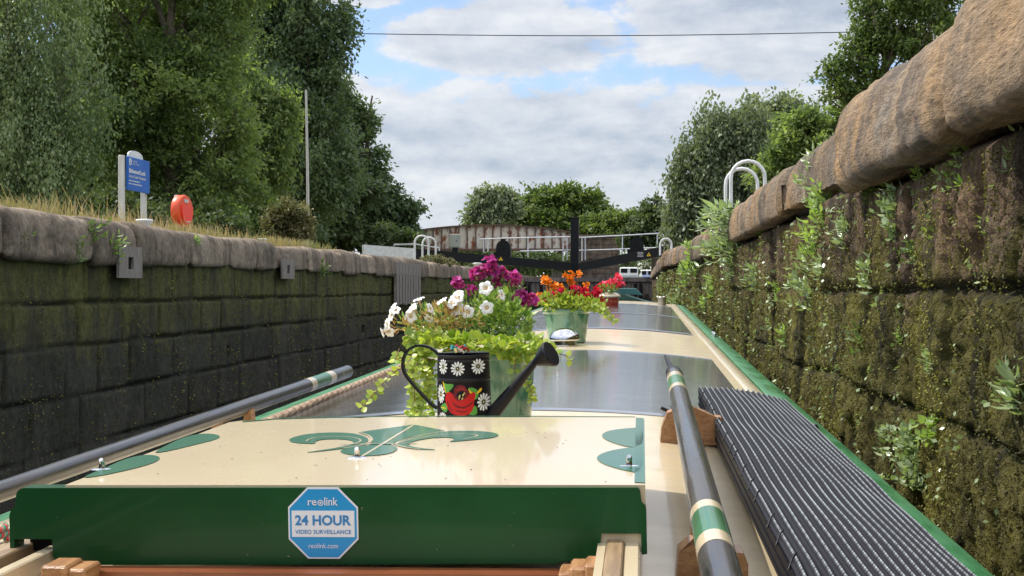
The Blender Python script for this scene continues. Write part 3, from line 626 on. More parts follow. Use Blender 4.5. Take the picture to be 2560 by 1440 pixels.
# centre, beyond the bridge
CG = 'trees beyond the bridge'
tree('birch_tree', 'small pair of slim birches above the middle of the bridge', 'tree', 112,
     [(1212, 510, 26, 26), (1200, 545, 30, 25), (1260, 500, 24, 24), (1255, 540, 32, 30), (1215, 488, 10, 12)], 'leaf_willow', 16000, 0.38, 116, r0=0.25, group=CG, clump=0.9, droop=0.5, gap=0.42, bark='bark_birch', nsc=0.3)
tree('oak_tree', 'rounded spreading oak above the bridge beside the black gate post', 'tree', 122,
     [(1340, 530, 55, 45), (1400, 510, 55, 40), (1450, 520, 60, 45), (1300, 555, 50, 30), (1495, 545, 42, 32), (1395, 560, 100, 30), (1420, 490, 30, 22), (1360, 492, 26, 16)], 'leaf_oak', 42000, 0.42, 117, r0=0.5, group=CG, clump=1.0, gap=0.41, nsc=0.28)
tree('willow_bush', 'low yellow green bush behind the rail beside the black gate post', 'bush', 88,
     [(1500, 570, 50, 25), (1545, 555, 40, 28), (1590, 565, 50, 30), (1470, 585, 40, 18), (1540, 590, 90, 20)], 'leaf_oak', 20000, 0.27, 118, r0=0.1, group=CG, clump=0.5, gap=0.4, nsc=0.5)
tree('hedge', 'dark hedge under and beyond the rusty bridge', 'hedge', 92,
     [(1080, 640, 90, 32), (1200, 650, 90, 28), (1320, 650, 80, 26), (1000, 630, 60, 36), (1420, 655, 60, 20), (1150, 672, 160, 12)], 'leaf_thicket', 22000, 0.26, 119, r0=0.08, clump=0.5, gap=0.33, nsc=0.5)
tree('hedge', 'long low hedge far away along the upper canal', 'hedge', 150,
     [(1250, 665, 200, 20), (1560, 665, 120, 20), (1000, 655, 150, 28), (1750, 660, 140, 30), (1450, 670, 120, 16)], 'leaf_thicket', 20000, 0.45, 120, r0=0.08, clump=0.9, gap=0.3, nsc=0.4)
tree('clover_clump', 'creamy flowered ground plant at the foot of the white ladder hoops', 'plant', 36.5,
     [(1085, 648, 26, 7), (1120, 655, 22, 6)], 'leaf_tan', 2200, 0.05, 121, r0=0.01, clump=0.09, gap=0.3, nsc=3.0)

# ================================================================== weeds on the walls
M['weed'] = leafmat('weed_leaves', (0.20, 0.31, 0.07), (0.38, 0.50, 0.15), 0.35, 0.35, 0.5)
M['weed_pale'] = leafmat('silvery_weed_leaves', (0.22, 0.30, 0.12), (0.42, 0.50, 0.28), 0.25, 0.3, 0.6)
M['weed_dim'] = leafmat('dull_weed_leaves', (0.10, 0.16, 0.045), (0.17, 0.23, 0.07), 0.3, 0.5)
M['moss'] = leafmat('moss_tufts', (0.06, 0.055, 0.016), (0.24, 0.225, 0.04), 0.15, 0.7)
def leaf_quads(P, A, Bv, size, asp):
    """pointed leaves of six corners with a bent midrib"""
    n = np.cross(A, Bv); s = size[:, None]
    p = lambda a, b, c: P+A*s*a+Bv*s*asp*b+n*s*c
    V = np.stack([p(0, 0, 0), p(.32, .5, .07), p(.7, .36, .02), p(1.0, 0, -.12), p(.7, -.36, .02), p(.32, -.5, .07), p(.32, 0, .0), p(.7, 0, -.03)], 1).reshape(-1, 3)
    b = np.arange(len(P))[:, None]*8
    Fq = np.concatenate([b+np.array([[0, 6, 1, 1]]), b+np.array([[6, 7, 2, 1]]), b+np.array([[7, 3, 2, 2]]), b+np.array([[0, 5, 6, 6]]), b+np.array([[5, 4, 7, 6]]), b+np.array([[4, 3, 7, 7]])])
    return V, Fq
def weed(center, size, nstem, lsize, lm, seed, label, out=(-1, 0, 0), round_=False, group='weeds growing out of the right lock wall', droop=0.0, name='wall_weed'):
    r = np.random.default_rng(seed); c = np.array(center, float); o = np.array(out, float)
    t = thing(name, label, 'weed', c, group=group); mb = MB(); LP = []; LA = []; LB = []; LS = []
    for k in range(nstem):
        st = c+np.array([0, r.uniform(-.35, .35)*size, r.uniform(-.45, .35)*size])
        L = size*r.uniform(0.35, 0.75); d = unit(o*r.uniform(.25, .8)+np.array([0, r.uniform(-.7, .7), 0.75-droop*1.4+r.uniform(-.3, .3)]))
        pts = [st-o*0.03+d*L*s+np.array([0, 0, (-0.22-droop*.3)*L*s*s])+o*L*0.12*s for s in np.linspace(0, 1, 6)]
        mb.tube(pts, [0.0035*(1-.6*i/5)*max(.5, size*3) for i in range(6)], 4)
        m = max(4, int(L/lsize*2.4))
        for j in range(m):
            s = 0.22+0.78*j/(m-1); q = np.interp([s*5]*3, range(6), [0]*6)
            i0 = min(4, int(s*5)); fr = s*5-i0; P = pts[i0]*(1-fr)+pts[i0+1]*fr
            an = j*2.4+k; sd = unit(np.cross(d, [0.3, 0.2, 1])); u2 = np.cross(sd, d)
            a = unit(d*(0.35+0.6*s)+sd*cos(an)+u2*sin(an)+o*0.25+np.array([0, 0, 0.15-droop*.4])); LP.append(P); LA.append(a)
            b = unit(np.cross(a, o*0.7+np.array([0, 0, 0.8])+r.normal(size=3)*.35)); LB.append(b); LS.append(lsize*r.uniform(.6, 1.25)*(0.75 if s > .9 else 1))
    V, Fq = leaf_quads(np.array(LP), np.array(LA), np.array(LB), np.array(LS), 0.75 if round_ else 0.34)
    tt = np.clip(np.random.default_rng(seed+1).uniform(0, 1, len(LP)), 0, 1).repeat(8)
    bm = MB(); bm.add(V, [tuple(dict.fromkeys(f)) for f in Fq.tolist()]); bm.t = tt.tolist()
    obj('foliage', bm, lm, t, smooth=True, angle=60); obj('stem', mb, 'stem', t); return t
# (u, v, size px, stems, leaf px, material, round, description)
WD = [(2070, 385, 45, 4, 16, 'weed', 0, 'small weed in the joint high above the big leafy clump'),
 (2065, 475, 110, 18, 20, 'weed_pale', 0, 'tall dense leafy clump hanging in the joint of two coping blocks'),
 (2055, 545, 90, 10, 20, 'weed', 0, 'leafy clump right below the tall dense one'),
 (1850, 585, 135, 34, 20, 'weed_pale', 0, 'largest bushy clump below the white ladder hoops'),
 (1905, 575, 45, 5, 17, 'weed', 0, 'small bright weed right of the largest bushy clump'),
 (1745, 660, 70, 9, 16, 'weed', 0, 'upright weed near the far end of the mossy wall'),
 (2130, 465, 50, 4, 22, 'weed', 0, 'dark leaved weed under the overhanging coping block'),
 (2165, 490, 40, 4, 18, 'weed_dim', 0, 'little weed in the deep shadow under the coping'),
 (2215, 460, 70, 5, 26, 'weed', 0, 'long leaved weed at the right end of the shadowed coping'),
 (2235, 500, 45, 5, 18, 'weed_pale', 0, 'short weed just below the long leaved one'),
 (2290, 440, 40, 4, 16, 'weed', 0, 'small yellow green weed on the stone ledge'),
 (2372, 383, 38, 4, 16, 'weed', 0, 'small weed high on the ledge above the bright tuft'),
 (2405, 435, 85, 14, 22, 'weed', 0, 'bright green dense tuft below the second coping block'),
 (2530, 265, 90, 4, 45, 'weed', 0, 'large long leaved weed at the upper right edge'),
 (2545, 400, 75, 8, 24, 'weed_pale', 0, 'leafy weed at the right edge below the coping'),
 (2040, 610, 70, 8, 18, 'weed', 0, 'hanging weed left of the middle of the wall'),
 (2110, 590, 60, 6, 18, 'weed_pale', 0, 'silvery weed beside the hanging one'),
 (2235, 570, 85, 9, 19, 'weed_pale', 1, 'silvery round leaved weed in the middle of the upper course'),
 (2175, 545, 28, 3, 12, 'weed', 0, 'tiny weed left of the silvery round leaved one'),
 (2460, 570, 45, 4, 18, 'weed', 0, 'small weed on bare stone near the right edge'),
 (2360, 645, 75, 5, 24, 'weed', 0, 'star shaped weed beside the dark vertical crevice'),
 (2275, 632, 45, 3, 16, 'weed_dim', 0, 'thin weed left of the star shaped one'),
 (2168, 705, 60, 5, 22, 'weed_pale', 0, 'weed sprouting from the long dark joint'),
 (2040, 735, 100, 15, 20, 'weed_pale', 0, 'large silvery clump in the middle of the mossy wall'),
 (2055, 675, 45, 4, 18, 'weed_pale', 0, 'small weed above the large silvery clump'),
 (1895, 715, 60, 8, 16, 'weed_pale', 0, 'clump left of the large silvery one'),
 (1945, 740, 35, 4, 14, 'weed', 0, 'yellowish weed between two silvery clumps'),
 (1835, 680, 45, 6, 14, 'weed_pale', 0, 'weed below the largest bushy clump'),
 (1785, 725, 40, 6, 13, 'weed', 0, 'weed low on the wall near the boat roof'),
 (2210, 765, 55, 5, 17, 'weed_pale', 1, 'round leaved pale weed right of the large silvery clump'),
 (2160, 860, 62, 6, 20, 'weed_dim', 0, 'drooping weed in the middle of the lower course'),
 (1965, 855, 40, 4, 15, 'weed', 0, 'small weed just above the green roof edge'),
 (1925, 820, 28, 3, 12, 'weed_pale', 0, 'tiny pale weed above the green roof edge'),
 (2242, 850, 26, 3, 14, 'weed', 0, 'tiny weed right of the drooping one'),
 (2325, 920, 52, 4, 22, 'weed_pale', 0, 'three leaved weed low on the wall'),
 (2535, 1000, 85, 6, 40, 'weed_pale', 0, 'large pointed leaves at the right edge low down'),
 (2545, 885, 30, 3, 18, 'weed', 0, 'small leaves at the right edge above the large pointed ones'),
 (2215, 1115, 52, 3, 26, 'weed_pale', 0, 'long leaved sprig left of the round leaved climber'),
 (2290, 1170, 120, 20, 15, 'weed_pale', 1, 'round leaved climber over the lower wall beside the ribbed mat'),
 (2330, 1085, 60, 7, 17, 'weed', 1, 'upper shoots of the round leaved climber'),
 (2492, 795, 20, 2, 16, 'weed_pale', 1, 'single round leaf pair near the right edge'),
 (1720, 700, 40, 6, 12, 'weed', 0, 'weeds at the far left end of the sunlit wall'),
 (1700, 740, 36, 6, 12, 'weed_pale', 0, 'pale weeds just above the front of the cabin roof'),
 (1765, 770, 30, 5, 11, 'weed', 0, 'small green weed above the chrome fairlead')]
for i, (u, v, s, ns, ls, lm, rd, lab) in enumerate(WD):
    p = WXR(u, v); iy_ = min(len(ysR)-1, np.searchsorted(ysR, p[1])); iz_ = min(len(zsR)-1, np.searchsorted(zsR, p[2])); p = WXR(u, v, max(-.04, DR[iy_, iz_])+.004); k = p[1]/F; weed(p, s*k*1.35, ns+8, ls*k*1.4, lm, 300+i*3, lab, round_=bool(rd), droop=0.25 if i % 3 == 0 else 0.0)
LWD = [(52, 615, 45, 5, 14, 'weed_dim', 'grey green weed on the left wall under the first coping stone'),
 (178, 640, 55, 9, 15, 'weed_dim', 'spreading weed in the coping joint left of the upright fern'),
 (222, 615, 75, 6, 16, 'weed_dim', 'upright fern like weed on the left wall'),
 (280, 635, 60, 8, 17, 'weed', 'bright weed left of the first slotted plate'),
 (490, 612, 22, 3, 10, 'weed', 'tiny weed on the coping between the two slotted plates'),
 (802, 685, 40, 5, 11, 'weed_dim', 'weed right of the second slotted plate')]
for i, (u, v, s, ns, ls, lm, lab) in enumerate(LWD):
    p = WX(u, v, XL+0.07); k = p[1]/F; weed(p, s*k*1.2, ns+3, ls*k*1.5, lm, 500+i*3, lab, out=(1, 0, 0), group='weeds growing out of the left lock wall')
# moss tufts standing off the right wall, and ivy-leaved scraps on the left wall
def scraps(n, X, sgn, y0, y1, z0, z1, s0, s1, seed, Dfun=None, thr=0.4):
    r = np.random.default_rng(seed); y = y0*np.exp(r.uniform(0, 1, n)*np.log(y1/y0)); z = z0+(z1-z0)*r.uniform(0, 1, n)
    keep = fbm(y*6, z*3.0, 0, seed, 3) > thr+0.12*r.normal(size=n)*0.5; y, z = y[keep], z[keep]; n = len(y)
    if Dfun is not None:
        iy = np.clip(np.searchsorted(ysR, y), 0, len(ysR)-1); iz = np.clip(np.searchsorted(zsR, z), 0, len(zsR)-1); x = X-sgn*(Dfun[iy, iz]+0.004)-bulge(y)
    else: x = np.full(n, X-sgn*0.01)
    a = np.stack([-sgn*r.uniform(.1, .9, n), r.uniform(-.7, .7, n), r.uniform(-1.2, .3, n)], -1); a /= np.linalg.norm(a, axis=1)[:, None]
    b = np.cross(a, r.normal(size=(n, 3))); b /= np.linalg.norm(b, axis=1)[:, None]
    s = (r.uniform(s0, s1, n)*(0.6+y/9))[:, None]; P = np.stack([x, y, z], -1)
    V = np.stack([P, P+a*s*.5+b*s*.32, P+a*s, P+a*s*.5-b*s*.32], 1).reshape(-1, 3)
    t = np.clip(fbm(y*2, z*1.5, 0, seed+4, 3)*1.8-0.5+r.uniform(-.35, .35, n), 0, 1).repeat(4)
    return V, np.arange(n*4).reshape(-1, 4), t
V, Fq, t = scraps(120000, XR, 1, 2.4, 34, -1.15, 0.36, 0.004, 0.011, 71, DR, 0.40)
tag(npobj('moss', V, Fq, 'moss', None, tint=t), kind='stuff', label='moss tufts covering the sunlit right wall')
V, Fq, t = scraps(5200, XR, 1, 3.2, 40, -.9, 0.40, 0.010, 0.024, 73, DR, 0.50)
tag(npobj('moss', V, Fq, 'weed_pale', None, tint=t), kind='stuff', label='scattered seedlings over the sunlit right wall')
V, Fq, t = scraps(14000, XL, -1, 10, 50, -1.9, 0.22, 0.006, 0.013, 75, None, 0.5)
tag(npobj('moss', V, Fq, 'moss', None, tint=t), kind='stuff', label='moss scraps over the dark left wall')
# ================================================================== LOCKSIDE THINGS
Xs = -7.5
sg0 = W(309, 555, WX(309, 555, Xs)[1]); y0 = sg0[1]; ppm = F/19.0
t = thing('lock_sign', 'blue lock name board on two white posts with an arched white top', 'sign', (Xs, y0, ZC))
y1 = WX(364, 480, Xs)[1]; ztp = WX(309, 388, Xs)[2]; zb1 = WX(315, 391, Xs)[2]; zb0 = WX(315, 475, Xs)[2]
for yy, zt_ in ((y0, ztp), (y1, zb1-0.04)):
    m_ = MB(); m_.box((Xs-0.03, yy, (zt_+ZC-0.1)/2), (0.075, 0.075, zt_-ZC+0.1), 0, bev=0.006); obj('post', m_, 'paint_white_dirty', t)
ya, yb = y0+0.05, y1+0.05
m_ = MB(); m_.box((Xs+0.03, (ya+yb)/2, (zb0+zb1)/2), (0.03, yb-ya, zb1-zb0), 0, bev=0.004)
zc_ = (zb0+zb1)/2
bw, bh = yb-ya, zb1-zb0
def sign_text(s, size, fy, fz, left=True, bold=0.0, sx=1.0):
    V, Fs = text_tris(s, size, 1.0, bold); V = np.array(V)
    if left: V[:, 0] -= V[:, 0].min()
    V2 = [(Xs+0.0468+0.001, ya+bw*fy+p[0]*sx, zb1-bh*fz+p[1]) for p in V]; m_.add(V2, Fs, 1)
sign_text('Canal &', 0.045, 0.20, 0.11, sx=1.2); sign_text('River Trust', 0.045, 0.20, 0.19, sx=1.2)
sign_text('Birkwood Lock', 0.085, 0.05, 0.42, bold=0.004, sx=1.15)
sign_text('Aire & Calder Navigation', 0.058, 0.05, 0.58, sx=1.05, bold=0.001)
for fz, n_ in ((0.71, 9), (0.80, 11)):
    for k in range(n_):
        m_.box((Xs+0.0468, ya+bw*(0.06+0.055*k), zb1-bh*fz), (0.002, bw*0.038, 0.016), 1)
yy = ya+bw*0.10; zz = zb1-bh*0.15
m_.prism([(Xs+0.046, yy+0.045*cos(a)*(1 if sin(a) < .7 else .9), zz+0.055*sin(a)) for a in np.linspace(0, 2*pi, 20, endpoint=False)], (0.003, 0, 0), 1)
m_.prism([(Xs+0.0495, yy-0.015, zz-0.03), (Xs+0.0495, yy+0.02, zz-0.03), (Xs+0.0495, yy+0.005, zz+0.03)], (0.001, 0, 0), 0)
obj('board', m_, ['blue', 'white'], t, smooth=False)
m_ = MB(); yc = ya+bw*0.42; arc = [(Xs+0.0, yc-0.28, zb1-0.05)]+[(Xs+0.0, yc+0.28*cos(a), zb1+0.11*sin(a)**.7) for a in np.linspace(pi, 0, 14)]+[(Xs+0.0, yc+0.28, zb1-0.05)]
m_.prism(arc, (0.02, 0, 0)); obj('arched_top', m_, 'white', t, smooth=False)
# lifebuoy housing
lp = W(457, 528, 21.4); s = 21.4/F
t = thing('lifebuoy_housing', 'orange red lifebuoy housing on a short white post by the grass', 'lifebuoy', (lp[0], lp[1], ZC))
m_ = MB(); m_.box((lp[0]-0.13, lp[1]+0.06, (lp[2]+42*s+ZC-0.1)/2), (0.07, 0.07, lp[2]+42*s-ZC+0.1), bev=0.006); obj('post', m_, 'paint_white_dirty', t)
Rz = R3('z', radians(-8)) @ R3('y', radians(90)); hr = 42*s
m_ = MB(); m_.lathe(lp, [(hr*.82, -0.09), (hr*.97, -0.085), (hr, -0.06), (hr, 0.03), (hr*.95, 0.055), (hr*.80, 0.062)], 40, R=Rz); obj('housing', m_, 'orange', t)
Rf = R3('z', radians(-8)); m_ = MB()
dpoly = [(0.064, hr*.66*cos(a), hr*.82*sin(a) if sin(a) < 0.45 else hr*.82*0.45) for a in np.linspace(-1.5*pi+.9, .5*pi+.9, 28)]
m_.prism([Rf @ np.array(p)+lp for p in dpoly], Rf @ np.array([0.035, 0, 0])); obj('door', m_, 'orange_in', t, smooth=False)
m_ = MB(); m_.box(Rf @ np.array([0.068, 0, hr*.62])+lp, (0.008, hr*.5, hr*.2), R=Rf); obj('notice_plate', m_, 'paint_white_dirty', t, smooth=False); m_ = MB(); m_.box(Rf @ np.array([0.105, 0, -hr*.66])+lp, (0.012, hr*.42, hr*.07), R=Rf); obj('door_latch', m_, 'paint_white_dirty', t, smooth=False)
# flagpole-like mast
mp_ = W(771, 612, 35)
t = thing('pole', 'tall slim white pole standing in the grass before the dark trees', 'pole', (mp_[0], mp_[1], ZC))
m_ = MB(); tp_ = W(765, 224, 35); m_.tube([mp_-np.array([0, 0, .2]), (mp_+tp_)/2+np.array([.01, 0, 0]), tp_], [0.044, 0.038, 0.03], 12); obj('shaft', m_, 'paint_white_dirty', t)
m_ = MB(); m_.box(tp_+np.array([0, 0, .01]), (0.10, 0.05, 0.03)); m_.box(tp_+np.array([0.02, 0, .10]), (0.012, 0.012, 0.2)); obj('pole_cap', m_, 'black', t)
# bollards
for (u, v, Y, sc, lab) in ((361, 569, 16.2, 1.0, 'squat white mooring bollard with a flared top beside the blue sign'), (655, 604, 21.6, 0.7, 'small white bollard in the grass above the second slotted plate'), (1193, 665, 50, 1.6, 'white bollard far away at the foot of the balance beam')):
    p = W(u, v, Y); p[2] = ZC+.02; q = 0.112*sc
    m_ = MB(); m_.lathe(p, [(q*.62, -0.03), (q*.60, 0.0), (q*.62, q*.35), (q*.70, q*.75), (q*.98, q*1.05), (q*1.03, q*1.2), (q*.95, q*1.32), (q*.5, q*1.38), (0.001, q*1.39)], 28)
    tag(obj('mooring_bollard', m_, 'white'), lab, 'bollard', 'white mooring bollards')
# ladder hoops
def hoops(pA, depth, width, h, lab, r=0.022, skew=0.0):
    """two bent tubes side by side, each rising from the coping edge and falling behind it"""
    p = np.array(pA, float); t = thing('ladder_handrail', lab, 'handrail', p, group='white ladder handrails on the lock side')
    for k in (0, 1):
        q = p+np.array([0, k*width, 0]); pts = []
        for a in np.linspace(0, 1, 25):
            if a < .3: pts.append(q+np.array([0, 0, (h-depth/2)*a/.3]))
            elif a > .7: pts.append(q+np.array([depth, 0, (h-depth/2)*(1-a)/.3]))
            else:
                an = pi*(1-(a-.3)/.4); pts.append(q+np.array([depth/2+depth/2*cos(an), 0, h-depth/2+depth/2*sin(an)]))
        m_ = MB(); m_.tube(pts, r, 10); obj('hoop', m_, 'white', t)
        for dx in (0, depth): m_ = MB(); m_.box(q+np.array([dx, 0, 0.01]), (0.10, 0.10, 0.02), bev=0.004); obj('foot_plate', m_, 'black', t)
yR = 14.4; a = W(1812, 530, yR)
hoops((a[0]+.06, yR-0.1, ZC+0.03), 0.37, 0.90, W(1850, 405, yR)[2]-ZC-0.03, 'large white ladder hoops above the sunlit sandstone coping', r=0.021)
a = W(1040, 640, 36.5); hoops((a[0], 36.3, ZC), 0.40, 1.3, W(1060, 590, 36.5)[2]-ZC, 'pair of white ladder hoops beside the white end of the balance beam', r=0.03)
a = W(1650, 640, 30); hoops((a[0], 29.6, ZC), 0.26, 0.5, W(1662, 598, 30)[2]-ZC, 'small white ladder hoops by the tip of the shorter balance beam', r=0.02)
# lock gates
gL = np.array([XL-0.05, 60.0, 0]); gR = np.array([XR-0.27, 60.0, 0]); mit = W(1437, 680, 61.6); mit[2] = 0
def gate(hx, sgn, lab, beam_px):
    t = thing('lock_gate', lab, 'lock gate', (hx[0], hx[1], -2.3), group='pair of mitre lock gates')
    d = unit(np.array([mit[0]-hx[0], mit[1]-hx[1], 0])); L = np.linalg.norm((mit-hx)[:2]); nrm = np.array([-d[1], d[0], 0])*(1 if sgn < 0 else -1)
    Rg = np.stack([d, np.cross([0, 0, 1], d), [0, 0, 1]], 1)
    m_ = MB(); n = 15
    for i in range(n):
        dz = -0.02*(i*7 % 3); m_.box(hx+d*L*(i+.5)/n+np.array([0, 0, (0.42-2.9)/2+dz]), (L/n*0.93, 0.12, 2.9+0.42), R=Rg)
    m_.box(hx+d*L/2+np.array([0, 0, 0.40]), (L, 0.34, 0.20), R=Rg)
    obj('gate_leaf', m_, 'gate_wood', t, smooth=False)
    for i in (2, 3, 6, 9, 10, 13): m_ = MB(); m_.box(hx+d*L*(i+.5)/n+np.array([0, -0.12, -0.35]), (0.13, 0.08, 1.1), R=Rg); obj('iron_strap', m_, 'black', t, smooth=False)
    # balance beam from mitre to outer end
    pc, po, pw = beam_px
    m_ = MB(); A = np.array(pc); Bq = np.array(po); dd = unit(Bq-A); nn = unit(np.cross(dd, [0, 0, 1])); k = 8
    def beamseg(P, Q, h0, h1, w0, mi, mb):
        up = np.array([0, 0, 1.]); vs = []
        for (X_, h, w_) in ((P, h0, w0), (Q, h1, w0)):
            for (a_, b_) in ((-1, -1), (1, -1), (1, 1), (-1, 1)): vs.append(X_+nn*a_*w_/2+up*b_*h/2)
        mb.add(vs, [(0, 1, 2, 3), (7, 6, 5, 4), (0, 4, 5, 1), (1, 5, 6, 2), (2, 6, 7, 3), (3, 7, 4, 0)], mi)
    if pw is not None:
        Wp = np.array(pw); beamseg(A, Wp, 0.36, 0.46, 0.34, 0, m_); obj('balance_beam', m_, 'black', t, smooth=False)
        m2 = MB(); beamseg(Wp+dd*0.002, Bq, 0.47, 0.45, 0.36, 0, m2); obj('beam_end', m2, 'white', t, smooth=False, label='white painted end of the balance beam')
    else:
        beamseg(A, Bq, 0.36, 0.50, 0.34, 0, m_); obj('balance_beam', m_, 'black', t, smooth=False)
    return t, A, Bq, dd
# px -> world on the beams
bLc = W(1427, 666, 61.4); bLo = W(907, 624, 57.6); fr = (1030-1427)/(907-1427); bLw = bLc+(bLo-bLc)*fr; bLw[2] = W(1030, 634, bLw[1])[2]
tL, A1, B1, d1 = gate(gL, -1, 'lock gate with the long black balance beam ending in white', (bLc, bLo, bLw))
bRc = W(1449, 668, 61.4); bRo = W(1660, 628, 59.3)
tR, A2, B2, d2 = gate(gR, 1, 'lock gate with the shorter black balance beam meeting the sunlit mossy wall', (bRc, bRo+(bRo-bRc)*0.8, None))
m_ = MB(); pt = W(1437, 546, 61.6); pb = W(1437, 690, 61.6)
m_.box((pt+pb)/2, (0.40, 0.36, pt[2]-pb[2]), bev=0.02); m_.box(pt+np.array([0, 0, .02]), (0.46, 0.42, 0.07), bev=0.01)
obj('gate_post', m_, 'black', tL, smooth=False)
def paddle(u, vt, vb, wpx, Y, par):
    a = W(u, vt, Y); b_ = W(u, vb, Y); r = wpx/2*Y/F; m_ = MB()
    prof = [(a[0]-r*1.05, Y, b_[2])]+[(a[0]+r*cos(q), Y, a[2]-r+r*sin(q)) for q in np.linspace(pi, 0, 13)]+[(a[0]+r*1.05, Y, b_[2])]
    m_.prism(prof, (0, 0.42, 0)); m_.box((a[0], Y+.1, a[2]+0.03), (0.22, 0.3, 0.06)); m_.box((a[0]-r-0.06, Y+.2, b_[2]+.12), (0.14, .2, .22))
    m_.tube([(a[0], Y-0.06, a[2]-r), (a[0], Y+0.02, a[2]-r)], 0.07, 10)
    obj('paddle_gear', m_, 'black', par, smooth=False)
paddle(1258, 600, 642, 36, 60.2, tL); paddle(1592, 593, 636, 34, 60.4, tR)
def rails(par, tops, lows, posts, Yf, r=0.032):
    m_ = MB()
    for ln in (tops, lows): m_.tube([W(u, v, Yf(u)) for u, v in ln], r, 6)
    obj('handrail', m_, 'steel', par)
    for (u, v0, v1) in posts:
        m_ = MB(); m_.tube([W(u, v0, Yf(u)), W(u, v1, Yf(u))], r*.95, 6); obj('rail_post', m_, 'steel', par)
rails(tL, [(1195, 618), (1195, 598), (1215, 597), (1320, 594), (1426, 592)], [(1300, 628), (1426, 625)], [(1209, 598, 631), (1220, 598, 628), (1320, 594, 643), (1408, 592, 652), (1418, 592, 650)], lambda u: 62.4, 0.035)
rails(tR, [(1448, 594), (1550, 589), (1655, 583), (1659, 588), (1660, 618)], [(1448, 626), (1550, 623), (1645, 619)], [(1455, 594, 652), (1463, 594, 650), (1556, 589, 632), (1643, 585, 622)], lambda u: 62.6, 0.035)
m_ = MB(); m_.tube([W(985, 622, 63), W(985, 611, 63), W(1035, 610, 63), W(1098, 620, 61.5), W(1098, 628, 61.5)], 0.035, 6); m_.tube([W(985, 612, 63), W(1046, 611, 66)], 0.035, 6)
tag(obj('guard_rail', m_, 'white'), 'low white tubular rail behind the white beam end', 'rail')
# small yellow warning triangles with notice strips on the beams
for (A_, B_, u, par) in ((A1, B1, 1252, tL), (A2, B2, 1622, tR)):
    k = 0; fr = (u-(1427 if par is tL else 1449))/((907 if par is tL else 1660)-(1427 if par is tL else 1449))
    Y_ = A_[1]+(B_[1]-A_[1])*fr*(1 if par is tL else 1)-0.26; c = W(u, 647 if par is tL else 636, Y_); m_ = MB(); q = 0.10
    m_.prism([c+np.array([-q, 0, -q*.8]), c+np.array([q, 0, -q*.8]), c+np.array([0, 0, q])], (0, 0.02, 0), 0)
    m_.box(c+np.array([0, -0.004, -0.02]), (0.02, 0.004, 0.07), 1)
    for j in range(4): m_.box(c+np.array([-0.38, 0, -0.09+j*0.06]), (0.26, 0.012, 0.022), 2)
    obj('warning_sticker', m_, ['yellow', 'black', 'white'], par, smooth=False)
# rusty girder bridge
M['rusty'] = mat('rusting_white_paint', (0.74, 0.66, 0.56), 0.75, col2=(0.26, 0.085, 0.04), nscale=2.6, lo=0.49, hi=0.60, stretch=(1, 1, .6), bump=0.2, bscale=6)
M['rust_rib'] = mat('dark_rusty_rib', (0.10, 0.085, 0.075), 0.8, col2=(0.16, 0.08, 0.05), nscale=2)
Yb = 78.0
t = thing('girder_bridge', 'arched girder bridge with rust streaked white panels across the canal', 'bridge', W(1225, 628, Yb))
topv = lambda u: 563.0+((u-1225)/205.0)**2*18*(1.0 if u > 1225 else 0.95)
us = np.linspace(1012, 1432, 43); m_ = MB(); tp = [W(u, topv(u)+1, Yb) for u in us]; bt = [W(u, 622, Yb) for u in us]
for i in range(len(us)-1): m_.prism([tp[i], tp[i+1], bt[i+1], bt[i]], (0, 0.03, 0))
obj('girder_panel', m_, 'rusty', t, smooth=False)
m_ = MB()
for i in range(len(us)-1):
    for z0_, hh in ((0, 0.07),): m_.prism([tp[i]+np.array([0, -0.18, 0.0]), tp[i+1]+np.array([0, -0.18, 0.0]), tp[i+1]+np.array([0, -0.18, .07]), tp[i]+np.array([0, -0.18, .07])], (0, 0.42, 0))
m_.box((bt[0]+bt[-1])/2+np.array([0, -0.02, -0.05]), (bt[-1][0]-bt[0][0], 0.40, 0.12)); obj('flange', m_, 'rust_rib', t, smooth=False)
for u in np.arange(1020, 1432, 21.2):
    a = W(u, topv(u)+1, Yb); b_ = W(u, 622, Yb); m_ = MB(); m_.box((a+b_)/2+np.array([0, -0.08, 0]), (0.065, 0.14, a[2]-b_[2])); obj('stiffener', m_, 'rust_rib', t, smooth=False)
m_ = MB(); c = (bt[0]+bt[-1])/2; m_.box(c+np.array([0, 2.5, 0.10]), (bt[-1][0]-bt[0][0], 4.6, 0.22)); obj('deck', m_, 'rust_rib', t, smooth=False)
m_ = MB()
for i in range(len(us)-1): m_.prism([tp[i]+np.array([0, 5, 0]), tp[i+1]+np.array([0, 5, 0]), bt[i+1]+np.array([0, 5, 0]), bt[i]+np.array([0, 5, 0])], (0, 0.03, 0))
obj('far_girder', m_, 'rust_rib', t, smooth=False)
# stone abutment on the right with a coped parapet
a = W(1425, 588, 80); b_ = W(1548, 690, 80); t = thing('bridge_abutment', 'brown stone bridge abutment behind the walkway rails', 'wall', ((a[0]+b_[0])/2, 80, b_[2]))
def blocks(mb, x0, x1, y, z0, z1, bw, bh, th, seed):
    r = np.random.default_rng(seed); z = z0; k = 0
    while z < z1-0.02:
        x = x0-(k % 2)*bw/2; h = min(bh, z1-z)
        while x < x1:
            xa, xb = max(x, x0), min(x+bw, x1)
            if xb-xa > .05: mb.box(((xa+xb)/2, y+r.uniform(-.03, .03), z+h/2), (xb-xa-.03, th, h-.03))
            x += bw*1.0
        z += h; k += 1
m_ = MB(); blocks(m_, a[0], b_[0], 80, 0.0, a[2]-0.12, 0.75, 0.30, 0.5, 3); m_.box(((a[0]+b_[0])/2, 80, (a[2]-.15)/2), (b_[0]-a[0]-.1, 0.42, a[2]-.15)); obj('stonework', m_, 'rubble', t, smooth=False)
